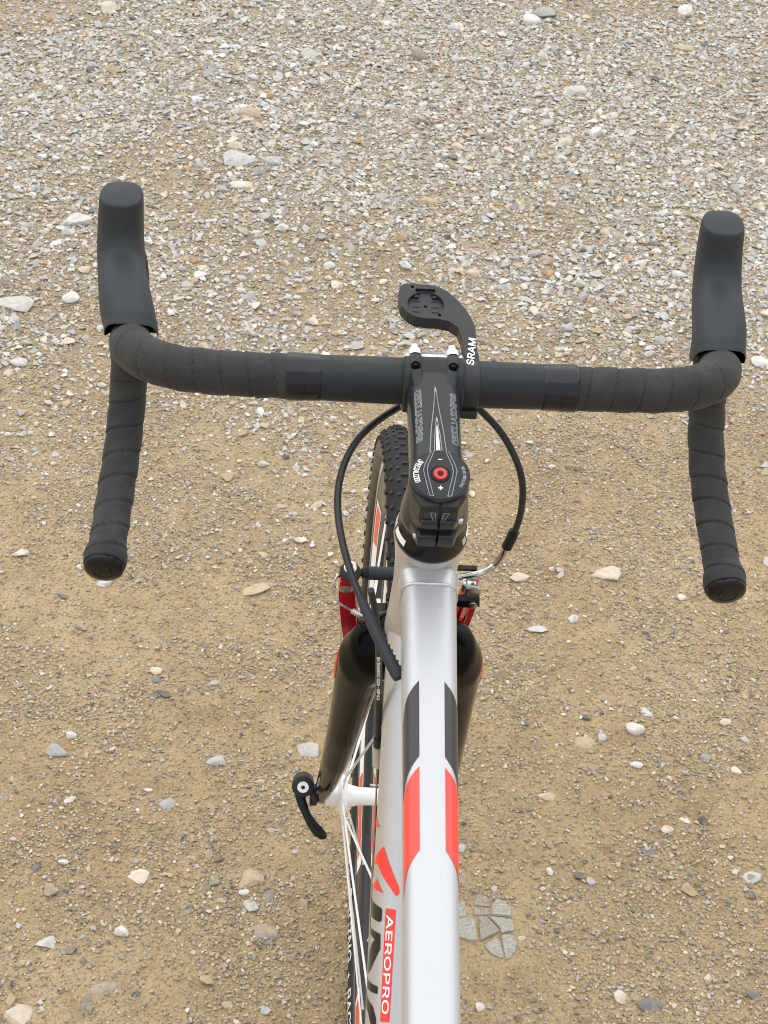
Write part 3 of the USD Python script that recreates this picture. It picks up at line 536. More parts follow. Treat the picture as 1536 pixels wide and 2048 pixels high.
for sg in (-1, 1):
    obj('fork_end', place(hull_of(ball((sg * 0.0562, 0.047, -0.527), 0.0085), ball((sg * 0.0556, 0.044, -0.512), 0.007)), SM3, HT), steel_m, fork)
    # red outline badge on the outer flank
    loop = [(0.006, -0.176), (0.003, -0.184), (0.0015, -0.200), (0.003, -0.208), (0.006, -0.204), (0.009, -0.188), (0.0095, -0.178), (0.006, -0.176)]
    def flank_pt(f, s):
        c = np.interp(-s, [-q[2] for q in chain], [q[0] for q in chain]); fc = np.interp(-s, [-q[2] for q in chain], [q[1] for q in chain])
        a_ = np.interp(-s, [-q[2] for q in chain], [q[3] for q in chain]); b_ = np.interp(-s, [-q[2] for q in chain], [q[4] for q in chain])
        z = np.clip((f - fc) / b_, -0.95, 0.95); return S(sg * (c + a_ * np.sqrt(1 - z * z) + 0.0002), f, s)
    obj('badge_outline', tube([flank_pt(f, s) for f, s in loop], 0.0006, 8, 60), orange_m, fork, smooth=60)

# --- headset cover and stem
hc = obj('headset_cover', lathe([(0.0215, 0.0030), (0.0236, 0.0030), (0.0241, 0.0042), (0.0239, 0.0062), (0.0222, 0.0135), (0.0206, 0.0185), (0.0198, 0.0225), (0.018, 0.0235)], 72, HT, U_), gloss_m, bike, smooth=40)
def cone_pt(ang, s):
    r = np.interp(s, [0.0062, 0.0135, 0.0185], [0.0239, 0.0222, 0.0206]) + 0.00025
    return np.stack([HT + SX * (rr * math.sin(a)) + SF * (-rr * math.cos(a)) + U_ * ss for a, ss, rr in zip(np.ravel(ang), np.ravel(s), np.ravel(r))])
for a0, a1, n_ in ((-1.45, -0.88, 1), (-2.0, -1.52, 5), (1.02, 1.2, 4), (1.26, 1.85, 1)):
    for q in range(n_):
        w = (a1 - a0) / n_; b0 = a0 + q * w; b1 = b0 + w * (0.55 if n_ > 1 else 1)
        obj('white_mark', decal(cone_pt, sbox(b0, 0.0082, b1, 0.0136), 0.05), white_m, hc, smooth=True)
sa0, sa1 = A3(0, -0.002, 0.0462), A3(0, 0.1005, 0.0228)
ST = Tube([S(*(sa0 + (sa1 - sa0) * t)) for t in np.linspace(0, 1, 30)], np.interp(np.linspace(0, 1, 30), [0, .35, .8, 1], [.0180, .0166, .0168, .0180]), np.interp(np.linspace(0, 1, 30), [0, .4, 1], [.0190, .0176, .0180]), 3.6, U_)
clampc = lathe([(0.0200, 0.0235), (0.0218, 0.0245), (0.0216, 0.0300), (0.0204, 0.0400), (0.0192, 0.0520), (0.0186, 0.0630), (0.0178, 0.0640)], 64, HT, U_)
prof = [(-0.0125, -0.0272), (0.0125, -0.0272), (0.0165, -0.0120), (-0.0165, -0.0120)]
def tab(s0, s1, d, w=0.0118):
    return hull_of(*[ball((x, f, s), 0.0022, 1) for x, f in ((-w, -d + 0.0022), (w, -d + 0.0022), (-0.0150, -0.010), (0.0150, -0.010)) for s in (s0, s1)])
tabs = tab(0.0278, 0.0350, 0.0262, 0.0098) + tab(0.0440, 0.0480, 0.0236, 0.0090) + tab(0.0480, 0.0590, 0.0212, 0.0088)
web = tab(0.0278, 0.0610, 0.0205, 0.0105)
slit = mani(trimesh.creation.box((0.0017, 0.03, 0.06)).apply_translation((0.0006, -0.024, 0.045)))
core = mani(place(ST.mesh(64), np.linalg.inv(SM3), -np.linalg.inv(SM3) @ HT)) + mani(place(clampc, np.linalg.inv(SM3), -np.linalg.inv(SM3) @ HT)) + (tabs + web)
# bar clamp block, in the handlebar frame
def toS(m): return mani(place(m, np.linalg.inv(SM3) @ BM3, np.linalg.inv(SM3) @ (B0 - HT)))
def barx(r, x0, x1, seg=64, c=0.0012): return lathe([(r - c, x0), (r, x0 + c), (r, x1 - c), (r - c, x1)], seg, (0, 0, 0), (1, 0, 0))
blk = toS(barx(0.0208, -0.0203, 0.0203))
for x in (-0.0126, 0.0126):
    for z in (0.0172, -0.0172):
        e = lathe([(0.0022, -0.0100), (0.0044, -0.0085), (0.0055, -0.0030), (0.0055, 0.0105)], 32, (x, 0, z), (0, 1, 0))
        blk = blk + toS(e)
        blk = blk + toS(hull_of(ball((x, -0.004, z), 0.0050), ball((x, 0.006, z), 0.0054), ball((x * 0.9, 0.0, z * 0.6), 0.0056), ball((x * 0.86, -0.022, z * 0.66), 0.0040)))
front_cut = toS(trimesh.creation.box((0.08, 0.06, 0.09)).apply_translation((0, 0.0300, 0)))
bore = toS(barx(0.0160, -0.03, 0.03, 64, 0.0001))
holes = toS(ball((-0.0126, -0.0100, 0.0195), 0.0034, 3)) + toS(ball((0.0126, -0.0100, 0.0195), 0.0034, 3))
smm = (core + blk) - front_cut - bore - slit - holes
stem = obj('stem', place(arr(smm), SM3, HT), stem_m, bike, smooth=35)
# silver face plate with its two upper ears
fp = toS(barx(0.0204, -0.0200, 0.0200)) 
for x in (-0.0126, 0.0126):
    for z in (0.0172, -0.0172):
        fp = fp + toS(lathe([(0.0057, 0.0016), (0.0057, 0.0078), (0.0048, 0.0090)], 32, (x, 0, z), (0, 1, 0))) + toS(hull_of(ball((x, 0.0045, z), 0.0052), ball((x * .8, 0.0065, z * .6), 0.006)))
back_cut = toS(trimesh.creation.box((0.08, 0.06, 0.09)).apply_translation((0, -0.0294, 0)))
obj('face_plate', place(arr(fp - back_cut - bore), SM3, HT), alu_m, stem, smooth=35)
for x in (-0.0126, 0.0126):
    for z in (0.0172, -0.0172): obj('face_bolt', place(lathe([(0.0042, 0.0085), (0.0043, 0.0092), (0.0043, 0.0142), (0.0036, 0.0150), (0.0016, 0.0150)], 24, (x, 0, z), (0, 1, 0)), BM3, B0), steel_m, stem)
    obj('bolt_end', place(lathe([(0.0001, -0.0092), (0.0014, -0.0090), (0.0023, -0.0080), (0.0023, -0.006)], 20, (x, 0, 0.0182), (0, 1, 0)), BM3, B0), gloss_m, stem)
for x, f, s in ((-0.0128, -0.0215, 0.0320), (0.0150, -0.0165, 0.0430)):
    obj('pinch_bolt', place(lathe([(0.0001, 0.0014), (0.0012, 0.0014), (0.0018, 0.0012), (0.0021, 0.0006), (0.0021, -0.003)], 24, (x, f, s), (1 if x > 0 else -1, -0.25, 0)), SM3, HT), steel_m, stem)
obj('clamp_gap', place(trimesh.creation.box((0.0014, 0.008, 0.036)).apply_translation((0.0006, -0.0165, 0.0455)), SM3, HT), dark_m, stem)
Ls = ST.L[-1]
def stp(u, v): return ST.pt(u, v, 0.00022)
def line(fn, pts, w, m_, parent, name='outline', size=0.004):
    obj(name, decal(fn, unary_union([LineString(p).buffer(w / 2, cap_style=2, join_style=2) for p in pts]), size), m_, parent, smooth=True)
tl = 0.086
line(stp, [[(0.0215, -0.0062), (0.0235, -0.0052), (0.044, -0.0040), (0.066, -0.0017), (tl, 0.0), (0.066, 0.0017), (0.044, 0.0040), (0.0235, 0.0052), (0.0215, 0.0062)]], 0.00045, grey_print_m, stem)
line(stp, [[(0.0205, -0.0036), (0.0245, -0.0024), (0.040, -0.0017), (0.056, 0.0), (0.040, 0.0017), (0.0245, 0.0024), (0.0205, 0.0036)]], 0.00045, grey_print_m, stem)
obj('print', decal(stp, Polygon([(0.0235, -0.0013), (0.034, -0.0010), (0.050, 0.0), (0.034, 0.0010), (0.0235, 0.0013), (0.0250, 0.0)]), 0.004), pale_print_m, stem, smooth=True)
tpo = outline(text_poly('SPECIALIZED', 0.0046, True, width=0.051, slant=0.0), 0.00034)
tpo = affinity.skew(tpo, xs=14, origin=(0, 0))
obj('lettering', decal(lambda a, b: stp(0.0835 - a, -0.0142 + b), tpo, 0.003), grey_print_m, stem, smooth=True)
obj('lettering', decal(lambda a, b: stp(0.0330 + a, 0.0142 - b), tpo, 0.003), grey_print_m, stem, smooth=True)
for v0 in (-0.0235, -0.0255):
    line(stp, [[(0.026, v0 + 0.002), (0.040, v0), (0.085, v0 - 0.0005)]], 0.0003, grey_print_m, stem)
    line(stp, [[(0.026, -v0 - 0.002), (0.040, -v0), (0.085, -v0 + 0.0005)]], 0.0003, grey_print_m, stem)
# cap
cap = obj('stem_cap', lathe([(0.0165, 0.0662), (0.0184, 0.0664), (0.0186, 0.0670), (0.0186, 0.0690), (0.0180, 0.0696), (0.0062, 0.0697), (0.0058, 0.0690), (0.0001, 0.0690)], 72, HT, U_), stem_m, bike, smooth=30)
obj('shadow_gap', lathe([(0.0160, 0.0635), (0.0176, 0.0637), (0.0176, 0.0668), (0.016, 0.0668)], 64, HT, U_), dark_m, cap)
capf = lambda a, b: np.stack([HT + SX * x + SF * y + U_ * 0.0699 for x, y in zip(np.ravel(a), np.ravel(b))])
obj('cap_bolt_seat', lathe([(0.0036, 0.0690), (0.0055, 0.0692), (0.0056, 0.0700), (0.0048, 0.0702)], 40, HT, U_), dark_m, cap)
obj('cap_bolt', lathe([(0.0001, 0.0696), (0.0018, 0.0696), (0.0021, 0.0710), (0.0040, 0.0712), (0.0044, 0.0706), (0.0044, 0.069)], 6 * 8, HT, U_), redbolt_m, cap)
hexp = Polygon([(0.0021 * math.cos(i * math.pi / 3), 0.0021 * math.sin(i * math.pi / 3)) for i in range(6)])
obj('hex_socket', decal(lambda a, b: capf(a, b) + U_ * 0.00135, hexp, 0.01), dark_m, cap)
for sg in (-1, 1):
    line(capf, [[(sg * 0.0054, 0.0174), (sg * 0.0094, 0.0072), (sg * 0.0104, 0.0028), (sg * 0.0096, -0.0016), (sg * 0.0068, -0.0158), (sg * 0.0044, -0.0162), (sg * 0.0076, -0.0012), (sg * 0.0081, 0.0028), (sg * 0.0075, 0.0068), (sg * 0.0036, 0.0174)]], 0.00038, grey_print_m, cap)
    gpoly = [(sg * 0.0028, 0.0), (sg * 0.0058, 0.0005), (sg * 0.0034, -0.0085), (sg * 0.0020, -0.0085), (sg * 0.0028, 0.0)]
    line(lambda a, b: np.stack([S(x + 0.0004, -0.02145, 0.0585 + y) for x, y in zip(np.ravel(a), np.ravel(b))]), [gpoly], 0.0004, grey_print_m, stem)
obj('plus', decal(capf, sbox(-0.0014, -0.0104, 0.0014, -0.0099).union(sbox(-0.00025, -0.0116, 0.00025, -0.0087)).buffer(0.00012), 0.01), white_m, cap)
obj('minus', decal(capf, sbox(-0.0013, 0.0108, 0.0013, 0.0114), 0.01), white_m, cap)
def arc_text(txt, h, r, a0, span, m_, flip=False):
    p = text_poly(txt, h, False, width=span * r).buffer(0.00008)
    fn = (lambda a, b: capf(-(r - b) * np.cos(a0 - a / r), (r - b) * np.sin(a0 - a / r))) if not flip else (lambda a, b: capf((r - b) * np.cos(a0 + a / r), (r - b) * np.sin(a0 + a / r)))
    obj('lettering', decal(fn, p, 0.003), m_, cap, smooth=True)
arc_text('SPECIALIZED', 0.0034, 0.0168, 0.70, 1.15, white_m)
arc_text('FACTORE OP DE', 0.0019, 0.0160, -0.62, 1.05, grey_print_m, True)

# --- handlebar
half = [(0.0, 0, 0), (0.030, 0, 0), (0.060, 0, 0), (0.100, 0, 0), (0.135, 0.0005, 0), (0.160, 0.0030, -0.0004), (0.181, 0.0105, -0.0020), (0.197, 0.0245, -0.0050), (0.206, 0.0430, -0.0105), (0.2095, 0.0610, -0.0180), (0.2115, 0.0770, -0.0300), (0.2130, 0.0860, -0.0470),
        (0.2145, 0.0870, -0.0650), (0.2160, 0.0790, -0.0870), (0.2175, 0.0620, -0.1065), (0.2190, 0.0390, -0.1200), (0.2203, 0.0120, -0.1300), (0.2219, -0.0375, -0.1434)]
hp = catmull(half, 460); hl = np.r_[0, np.cumsum(np.linalg.norm(np.diff(hp, axis=0), axis=1))]
i92 = int(np.searchsorted(hp[:, 0], 0.0925)); i72 = int(np.searchsorted(hp[:, 0], 0.074))
mid = np.vstack([hp[:i92 + 8][::-1] * A3(-1, 1, 1), hp[1:i92 + 8]])
BP = lambda P_: np.stack([B(*q) for q in P_])
rr = np.interp(np.abs(mid[:, 0]), [0, 0.045, 0.075, 0.10], [0.0159, 0.0159, 0.0154, 0.0140])
bar = obj('handlebar', Tube(BP(mid), rr, rr).mesh(56), satin_m, bike, smooth=60)
def tape_mesh(sg):
    P_ = BP(hp[i92:] * A3(sg, 1, 1)); Ln = np.r_[0, np.cumsum(np.linalg.norm(np.diff(P_, axis=0), axis=1))]
    u = np.arange(0, Ln[-1], 0.0011); P2 = np.stack([np.interp(u, Ln, P_[:, k]) for k in range(3)], 1); T_ = Tube(P2, 0.0158, 0.0158); seg = 48
    ph = np.linspace(-np.pi, np.pi, seg, endpoint=False); rg = np.random.default_rng(5 + sg)
    pitch = np.interp(u, [0, 0.12, 0.25, Ln[-1]], [0.0172, 0.0180, 0.0215, 0.0205]); turn = np.cumsum(0.0011 / pitch); wob = 0.06 * np.sin(u * 37 + sg) + 0.04 * np.sin(u * 91)
    V = []
    for k, uu in enumerate(u):
        t = (turn[k] + wob[k] - sg * ph / (2 * np.pi)); fr = t - np.floor(t)
        r = np.interp(uu, [0, 0.14, 0.21, Ln[-1]], [0.0150, 0.0149, 0.0133, 0.0130]) + 0.0006 * fr - 0.0013 * np.exp(-((np.minimum(fr, 1 - fr)) / 0.032) ** 2)
        r = r + 0.0002 * np.sin(3 * ph + 5 * uu / 0.02)
        if Ln[-1] - uu < 0.020: r = r + 0.0022 * math.sin(math.pi * min(1.0, (0.020 - (Ln[-1] - uu)) / 0.020) * 0.82)
        V.append(T_.P[k] + T_.R[k] * (r * np.sin(ph))[:, None] + T_.U[k] * (r * np.cos(ph))[:, None])
    return grid_mesh(np.stack(V)), P_[-1], T_.T[-1]
for sg in (-1, 1):
    tm, e, d = tape_mesh(sg); obj('bar_tape', tm, tape_m, bar, smooth=60)
    plug = obj('end_plug', lathe([(0.0140, -0.004), (0.0142, 0.0004), (0.0140, 0.0016), (0.0128, 0.0030), (0.0105, 0.0040), (0.0075, 0.0045), (0.0071, 0.0039), (0.0062, 0.0039), (0.0058, 0.0046), (0.0001, 0.0047)], 48, e, d), gloss_m, bar, smooth=50)
    q1 = np.cross(d, A3(0, 0, 1)); q1 /= np.linalg.norm(q1); q2 = np.cross(q1, d)
    pf = lambda a, b: np.stack([e + d * 0.0050 + q1 * x + q2 * y for x, y in zip(np.ravel(a), np.ravel(b))])
    obj('plug_logo', decal(pf, unary_union([Point(-0.0022, 0).buffer(0.0018).boundary.buffer(0.0004), Point(0.0022, 0.001).buffer(0.0016).boundary.buffer(0.0004), LineString([(0, -0.002), (0.003, -0.003)]).buffer(0.0004)]), 0.01), plastic_m, bar)
    P_ = BP(hp[i72:i92 + 6] * A3(sg, 1, 1)); n_ = len(P_); t_ = np.linspace(0, 1, n_)
    r_ = np.interp(t_, [0, .04, .5, .55, .97, 1], [0.0156, 0.0160, 0.0161, 0.0164, 0.0165, 0.0160])
    obj('finishing_band', Tube(P_, r_, r_).mesh(48), band_m, bar, smooth=40)

# --- brake hoods: rings along the top of the hood and up its horn (bar frame, right side; x is mirrored for the left)
def hood(sg):
    #   x,     y,      z,    half-w, half-h, tilt of the ring plane (deg from facing forward)
    R = [(.2087, .0545, -.0135, .0184, .0160, 8), (.2089, .0560, -.0132, .0190, .0167, 8), (.2091, .0590, -.0128, .0190, .0178, 8), (.2093, .0650, -.0118, .0192, .0202, 6), (.2094, .0800, -.0085, .0194, .0216, 4), (.2094, .0980, -.0050, .0188, .0212, 2),
         (.2090, .1150, -.0025, .0181, .0205, 6), (.2085, .1290, .0020, .0176, .0200, 22), (.2078, .1390, .0115, .0171, .0190, 48), (.2070, .1445, .0240, .0166, .0176, 70), (.2062, .1462, .0370, .0162, .0166, 84), (.2056, .1464, .0470, .0158, .0158, 92), (.2054, .1463, .0515, .0150, .0150, 96), (.2052, .1461, .0530, .0128, .0126, 98), (.2051, .1459, .0537, .0060, .0060, 98)]
    R = np.array(R); n_ = 90; t0 = np.r_[0, np.cumsum(np.linalg.norm(np.diff(R[:, :3], axis=0), axis=1))]; t = np.linspace(0, t0[-1], n_)
    t[-1] = t0[-1]; from scipy.interpolate import PchipInterpolator
    Q = PchipInterpolator(t0, R)(t); ph = np.linspace(-np.pi, np.pi, 56, endpoint=False); V = []
    for k, (x, y, z, a, b, tl_) in enumerate(Q):
        e = 2 / 2.5; sx = np.sign(np.sin(ph)) * np.abs(np.sin(ph)) ** e * a; sz = np.sign(np.cos(ph)) * np.abs(np.cos(ph)) ** e * b
        tl2 = math.radians(tl_); arch = max(0, 1 - t[k] / 0.034); lean = (0.20 if sg < 0 else 0.11) * max(0, y - 0.062)
        yy = y - sz * math.sin(tl2) + arch * np.where(np.cos(ph) > 0, 0.0060 * np.sin(ph) ** 2, 0.0060 - 0.034 * np.cos(ph)); x = x + lean; zz = z + sz * math.cos(tl2)
        V.append(np.stack([x + sx, yy, zz], 1))
    V = np.stack(V); V[:, :, 0] *= sg
    m = grid_mesh(V, True, False, True)
    return place(m, BM3, B0)
for sg in (-1, 1):
    hm = hood(sg)
    h_ = obj('brake_hood', hm, hood_m, bike, smooth=60)
    q_ = 0.006 if sg < 0 else 0.0125
    lv = [(0.2070, 0.150, 0.006), (0.2060, 0.163, -0.010), (0.2060, 0.166, -0.035), (0.2075, 0.158, -0.065), (0.2095, 0.143, -0.095), (0.2110, 0.132, -0.118)]
    kk = np.linspace(0, 1, 30)
    obj('brake_lever', Tube(BP((catmull(lv, 30) + A3(0.010 if sg < 0 else 0.0175, 0, 0)) * A3(sg, 1, 1)), np.interp(kk, [0, .3, .8, 1], [0.008, 0.0095, 0.010, 0.004]), np.interp(kk, [0, .5, 1], [0.007, 0.005, 0.003]), 2.3, (0, 1, 0)).mesh(24), satin_m, h_, smooth=50)
    lv = [(0.208 + q_, 0.118, -0.016), (0.2045 + q_, 0.124, -0.035), (0.2055 + q_, 0.122, -0.06), (0.207 + q_, 0.116, -0.082)]
    obj('shift_paddle', Tube(BP(catmull(lv, 20) * A3(sg, 1, 1)), 0.007, 0.0035, 2.3, (0, 1, 0)).mesh(20), plastic_m, h_, smooth=50)

# --- computer mount
MT = math.radians(10); mb = A3(0, math.cos(MT), math.sin(MT)); mn = A3(0, -math.sin(MT), math.cos(MT)); MO = A3(-0.0044, 0.0553, 0.0272)
MM3 = BM3 @ np.stack([A3(1, 0, 0), mb, mn], 1); MO3 = B(*MO)
zp = [(298, 262), (312, 205), (350, 178), (420, 171), (560, 172), (650, 180), (720, 198), (790, 230), (880, 305), (960, 395), (1020, 480), (1062, 580), (1085, 690), (1100, 800), (1112, 925), (1116, 990), (962, 990), (972, 900), (966, 800), (940, 680), (890, 590), (800, 535), (690, 517), (560, 515), (460, 503), (380, 462), (318, 395), (297, 320)]
pl = Polygon([((X - 570) / 14.6 / 1000, -(Y - 375) / 9.9 / 1000) for X, Y in [(x - 34 * np.clip((y - 560) / 200, 0, 1), y) for x, y in zp]]).buffer(-0.002).buffer(0.0032).buffer(-0.0012)
body = mani(trimesh.creation.extrude_polygon(pl, 0.0095, engine='earcut').apply_translation((0, 0, -0.0095)))
rec = mani(lathe([(0.0001, -0.0026), (0.0127, -0.0026), (0.0127, 0.002), (0.0001, 0.002)], 64, (0, 0, 0), (0, 0, 1)))
notch = mani(rbox(0.0140, 0.0040, 0.006, 0.0006).apply_translation((0, 0.0140, 0.0004)))
hl_ = [mani(lathe([(0.0001, -0.02), (0.0013, -0.02), (0.0013, 0.002), (0.0001, 0.002)], 20, (x, y, 0), (0, 0, 1))) for x, y in ((-0.0090, 0.0175), (0.0093, -0.0105), (0.0, 0.0003))]
body = body - rec - notch - hl_[0] - hl_[1] - hl_[2]
mount = obj('computer_mount', place(arr(body), MM3, MO3), plastic_m, bike, smooth=35)
for x in (-1, 1):
    for y, w, m_ in ((0.0052, 0.0058, dark_m), (-0.0005, 0.0052, dark_m), (-0.0054, 0.0048, dark_m)):
        obj('latch_slot', place(trimesh.creation.box((w, 0.0007, 0.0002)).apply_translation((x * 0.0066, y, -0.00245)), MM3, MO3), m_, mount)
    obj('latch_tab', place(rbox(0.0030, 0.0026, 0.0016, 0.0004).apply_translation((x * 0.0064, 0.0094, -0.0018)), MM3, MO3), plastic_m, mount)
ring = mani(barx(0.0178, 0.0188, 0.0312, 64)) - mani(barx(0.0160, 0.01, 0.05, 64, 0.0001))
neck = hull_of(*[ball((x, y, z), 0.0018, 1) for x in (0.0208, 0.0294) for y, z in ((0.002, 0.0152), (0.004, 0.010), (0.014, 0.0150), (0.014, 0.0075))])
rg_ = mani(place(arr(ring + (neck - mani(barx(0.0160, 0.01, 0.05, 64, 0.0001)))), BM3, B0)); obj('clamp_ring', arr(rg_), plastic_m, mount, smooth=35)
obj('clamp_lug', place(rbox(0.0120, 0.010, 0.006, 0.001).apply_translation((0.025, -0.0125, -0.0140)), BM3, B0), plastic_m, mount)
tp_ = affinity.skew(text_poly('SRAM', 0.0052, True, width=0.0260), xs=12)
obj('lettering', decal(lambda a, b: (MO3 + np.stack([(1068 - 570) / 14600 - b - 0.0030 - 0.10 * (0.0 - a), -0.0590 + a, 0 * a + 0.0006], -1) @ MM3.T), tp_, 0.004), white_m, mount, smooth=True)

# --- brake, cables: points given as seen from the rider's seat, with a height above the ground
ray = lambda px, py, z: gpt(px, py, z)
def splate(poly, f0, f1):                                                # plate cut in the (x, s) plane, thick along f
    m = trimesh.creation.extrude_polygon(poly, f1 - f0, engine='earcut'); v = m.vertices; m.vertices = np.stack([v[:, 0], f0 + v[:, 2], v[:, 1]], 1); m.invert(); return place(m, SM3, HT)
brake = xform('front_brake', parent=bike)
for sg in (-1, 1):
    dx_ = -0.0095 if sg > 0 else -0.0035
    arm = Polygon([(sg * (x + dx_ * np.interp(s, [-0.222, -0.19], [0.55, 1])), s) for x, s in ((0.0475, -0.131 if sg < 0 else -0.1400), (0.0575, -0.131 if sg < 0 else -0.1400), (0.0580, -0.150), (0.0545, -0.190), (0.0510, -0.212), (0.0490, -0.226), (0.0410, -0.226), (0.0405, -0.212), (0.0425, -0.190), (0.0455, -0.165), (0.0465, -0.150))]).buffer(0.0012).buffer(-0.0008)
    arm = arm.difference(Polygon([(sg * (x - 0.0095), s) for x, s in ((0.0490, -0.160), (0.0525, -0.160), (0.0490, -0.200), (0.0455, -0.200))]).buffer(0.0006)) if sg > 0 else arm
    obj('brake_arm', splate(arm, 0.040, 0.054), red_alu_m, brake, smooth=35)
    obj('arm_pivot', place(lathe([(0.0075, 0.026), (0.0080, 0.030), (0.0080, 0.060), (0.0045, 0.062), (0.0001, 0.062)], 28, (sg * 0.0430, 0, -0.226), (0, 1, 0)), SM3, HT), steel_m, brake)
    obj('brake_pad', place(rbox(0.010, 0.050, 0.011, 0.002).apply_translation((sg * 0.0195, 0.046, SAX + 0.311)), SM3, HT), plastic_m, brake)
    obj('pad_post', place(lathe([(0.004, 0.014), (0.004, 0.040)], 16, (0, 0.046, SAX + 0.311), (sg, 0, 0)), SM3, HT), steel_m, brake)
    obj('link_bolt', place(lathe([(0.0001, 0.0), (0.0052, 0.0), (0.0062, -0.001), (0.0062, -0.006)], 24, (sg * (0.0530 + dx_), 0.0395, -0.1385), (0, -1, 0.3)), SM3, HT), steel_m, brake)
    obj('arm_spring', tube([S(sg * 0.043, 0.038, -0.238), S(sg * 0.0385, 0.036, -0.20), S(sg * 0.041, 0.036, -0.165)], 0.0009, 8, 16), steel_m, brake)
obj('link_bracket', splate(Polygon([(0.022, -0.1415), (0.0485, -0.1415), (0.0492, -0.1490), (0.043, -0.1515), (0.022, -0.1495)]), 0.034, 0.0395), gloss_m, brake)
obj('link_bracket', splate(Polygon([(0.028, -0.1305), (0.046, -0.1305), (0.046, -0.1330), (0.028, -0.1330)]), 0.0545, 0.058), gloss_m, brake)
obj('link_bolt', place(lathe([(0.0001, 0.001), (0.0016, 0.001), (0.0034, 0.0008), (0.0036, -0.002)], 20, (0.0440, 0.0335, -0.1465), (0, -1, 0)), SM3, HT), steel_m, brake)
obj('noodle_joint', place(lathe([(0.003, -0.011), (0.0046, -0.010), (0.0046, 0.004), (0.003, 0.005)], 24, (0.0400, 0.047, -0.1385), (0, -0.2, 1)), SM3, HT), steel_m, brake)
obj('anchor_cap', place(lathe([(0.003, -0.008), (0.0075, -0.0075), (0.0078, 0.004), (0.0055, 0.006)], 28, (-0.0475, 0.048, -0.1315), (0, -0.3, 1)), SM3, HT), plastic_m, brake)
obj('anchor_bolt', place(lathe([(0.0001, 0.0088), (0.0030, 0.0088), (0.0046, 0.0078), (0.0052, 0.005), (0.0052, 0.002)], 28, (-0.0475, 0.050, -0.1300), (0, -0.3, 1)), SM3, HT), alu_m, brake)
bx = np.linspace(-0.0410, -0.012, 60); br = np.where(bx < -0.0335, 0.0030 + 0.0009 * np.sin((bx + 0.0410) * 2 * np.pi / 0.0024) + 0.0018 * (bx + 0.0410) / 0.0075, 0.0050)
obj('cable_boot', Tube(np.stack([S(x, 0.050, -0.1335) for x in bx]), br, br, 2, U_).mesh(24), hood_m, brake, smooth=40)
obj('brake_cable', tube([S(-0.055, 0.050, -0.1335), S(0.0, 0.050, -0.134), S(0.050, 0.049, -0.1345)], 0.0008, 8, 20), steel_m, brake)
zt = S(-0.055, 0.05, -0.136)[2]
obj('cable_tail', tube([ray(690, 1150, zt), ray(676, 1153, zt + 0.002), ray(667, 1166, zt), ray(667, 1184, zt - 0.006), ray(677, 1204, zt - 0.012), ray(691, 1214, zt - 0.016), ray(703, 1221, zt - 0.019), ray(713, 1227, zt - 0.021)], 0.0009, 8, 40), steel_m, brake)
cp = [ray(704, 1221, zt - 0.018), ray(709, 1224, zt - 0.019), ray(714, 1227, zt - 0.02), ray(724, 1233, zt - 0.022)]
cp = catmull(cp, 40); obj('cable_crimp', Tube(cp, 0.0018 + 0.0005 * np.sign(np.sin(np.arange(40) * 0.8)), 0.0018 + 0.0005 * np.sign(np.sin(np.arange(40) * 0.8))).mesh(12), alu_m, brake)
nz = S(0.05, 0.049, -0.134)[2]
rc = [ray(940, 795, 0.858), ray(957, 816, 0.852), ray(990, 850, 0.842), ray(1022, 898, 0.828), ray(1042, 950, 0.810), ray(1045, 1000, 0.790), ray(1037, 1043, 0.772), ray(1026, 1070, 0.760)]
rcp = catmull(rc, 70); fbh = obj('brake_housing', Tube(rcp, 0.0025, 0.0025).mesh(16), cable_m, bike, smooth=60)
obj('ferrule', tube([ray(1029, 1062, 0.763), ray(1023, 1076, 0.757), ray(1013, 1095, 0.748)], 0.0040, 20), gloss_m, fbh)
obj('noodle', tube([ray(1014, 1092, 0.749), ray(1004, 1112, 0.738), ray(985, 1133, 0.725), ray(958, 1147, nz + 0.006), ray(928, 1152.5, nz), ray(895, 1155, nz)], 0.00245, 20, 50), steel_m, fbh, smooth=60)
lc = [ray(830, 798, 0.862), ray(800, 813, 0.858), ray(755, 842, 0.852), ray(715, 880, 0.846), ray(688, 930, 0.838), ray(676, 985, 0.830), ray(678, 1045, 0.822), ray(690, 1105, 0.814), ray(709, 1165, 0.806), ray(734, 1225, 0.798), ray(764, 1290, 0.790), ray(798, 1356, 0.782)]
lcp = catmull(lc, 110); rear_h = obj('rear_brake_housing', Tube(lcp, 0.0025, 0.0025).mesh(16), cable_m, bike, smooth=60)
sl = lcp[82:]; ks = np.linspace(0, 1, len(sl)); sr = np.interp(ks, [0, 0.06, 0.3, 0.96, 1], [0.0027, 0.0031, 0.0038, 0.0042, 0.0036])
slv = obj('cable_sleeve', Tube(sl, sr, sr).mesh(20), hood_m, rear_h, smooth=50)
TS = Tube(sl, sr, sr); 
for q in np.linspace(0.3, 0.9, 10): obj('sleeve_rib', ball(TS.pt(TS.L[-1] * q, -0.0, 0.0, np.pi * 0.32), 0.0009, 1), plastic_m, rear_h)
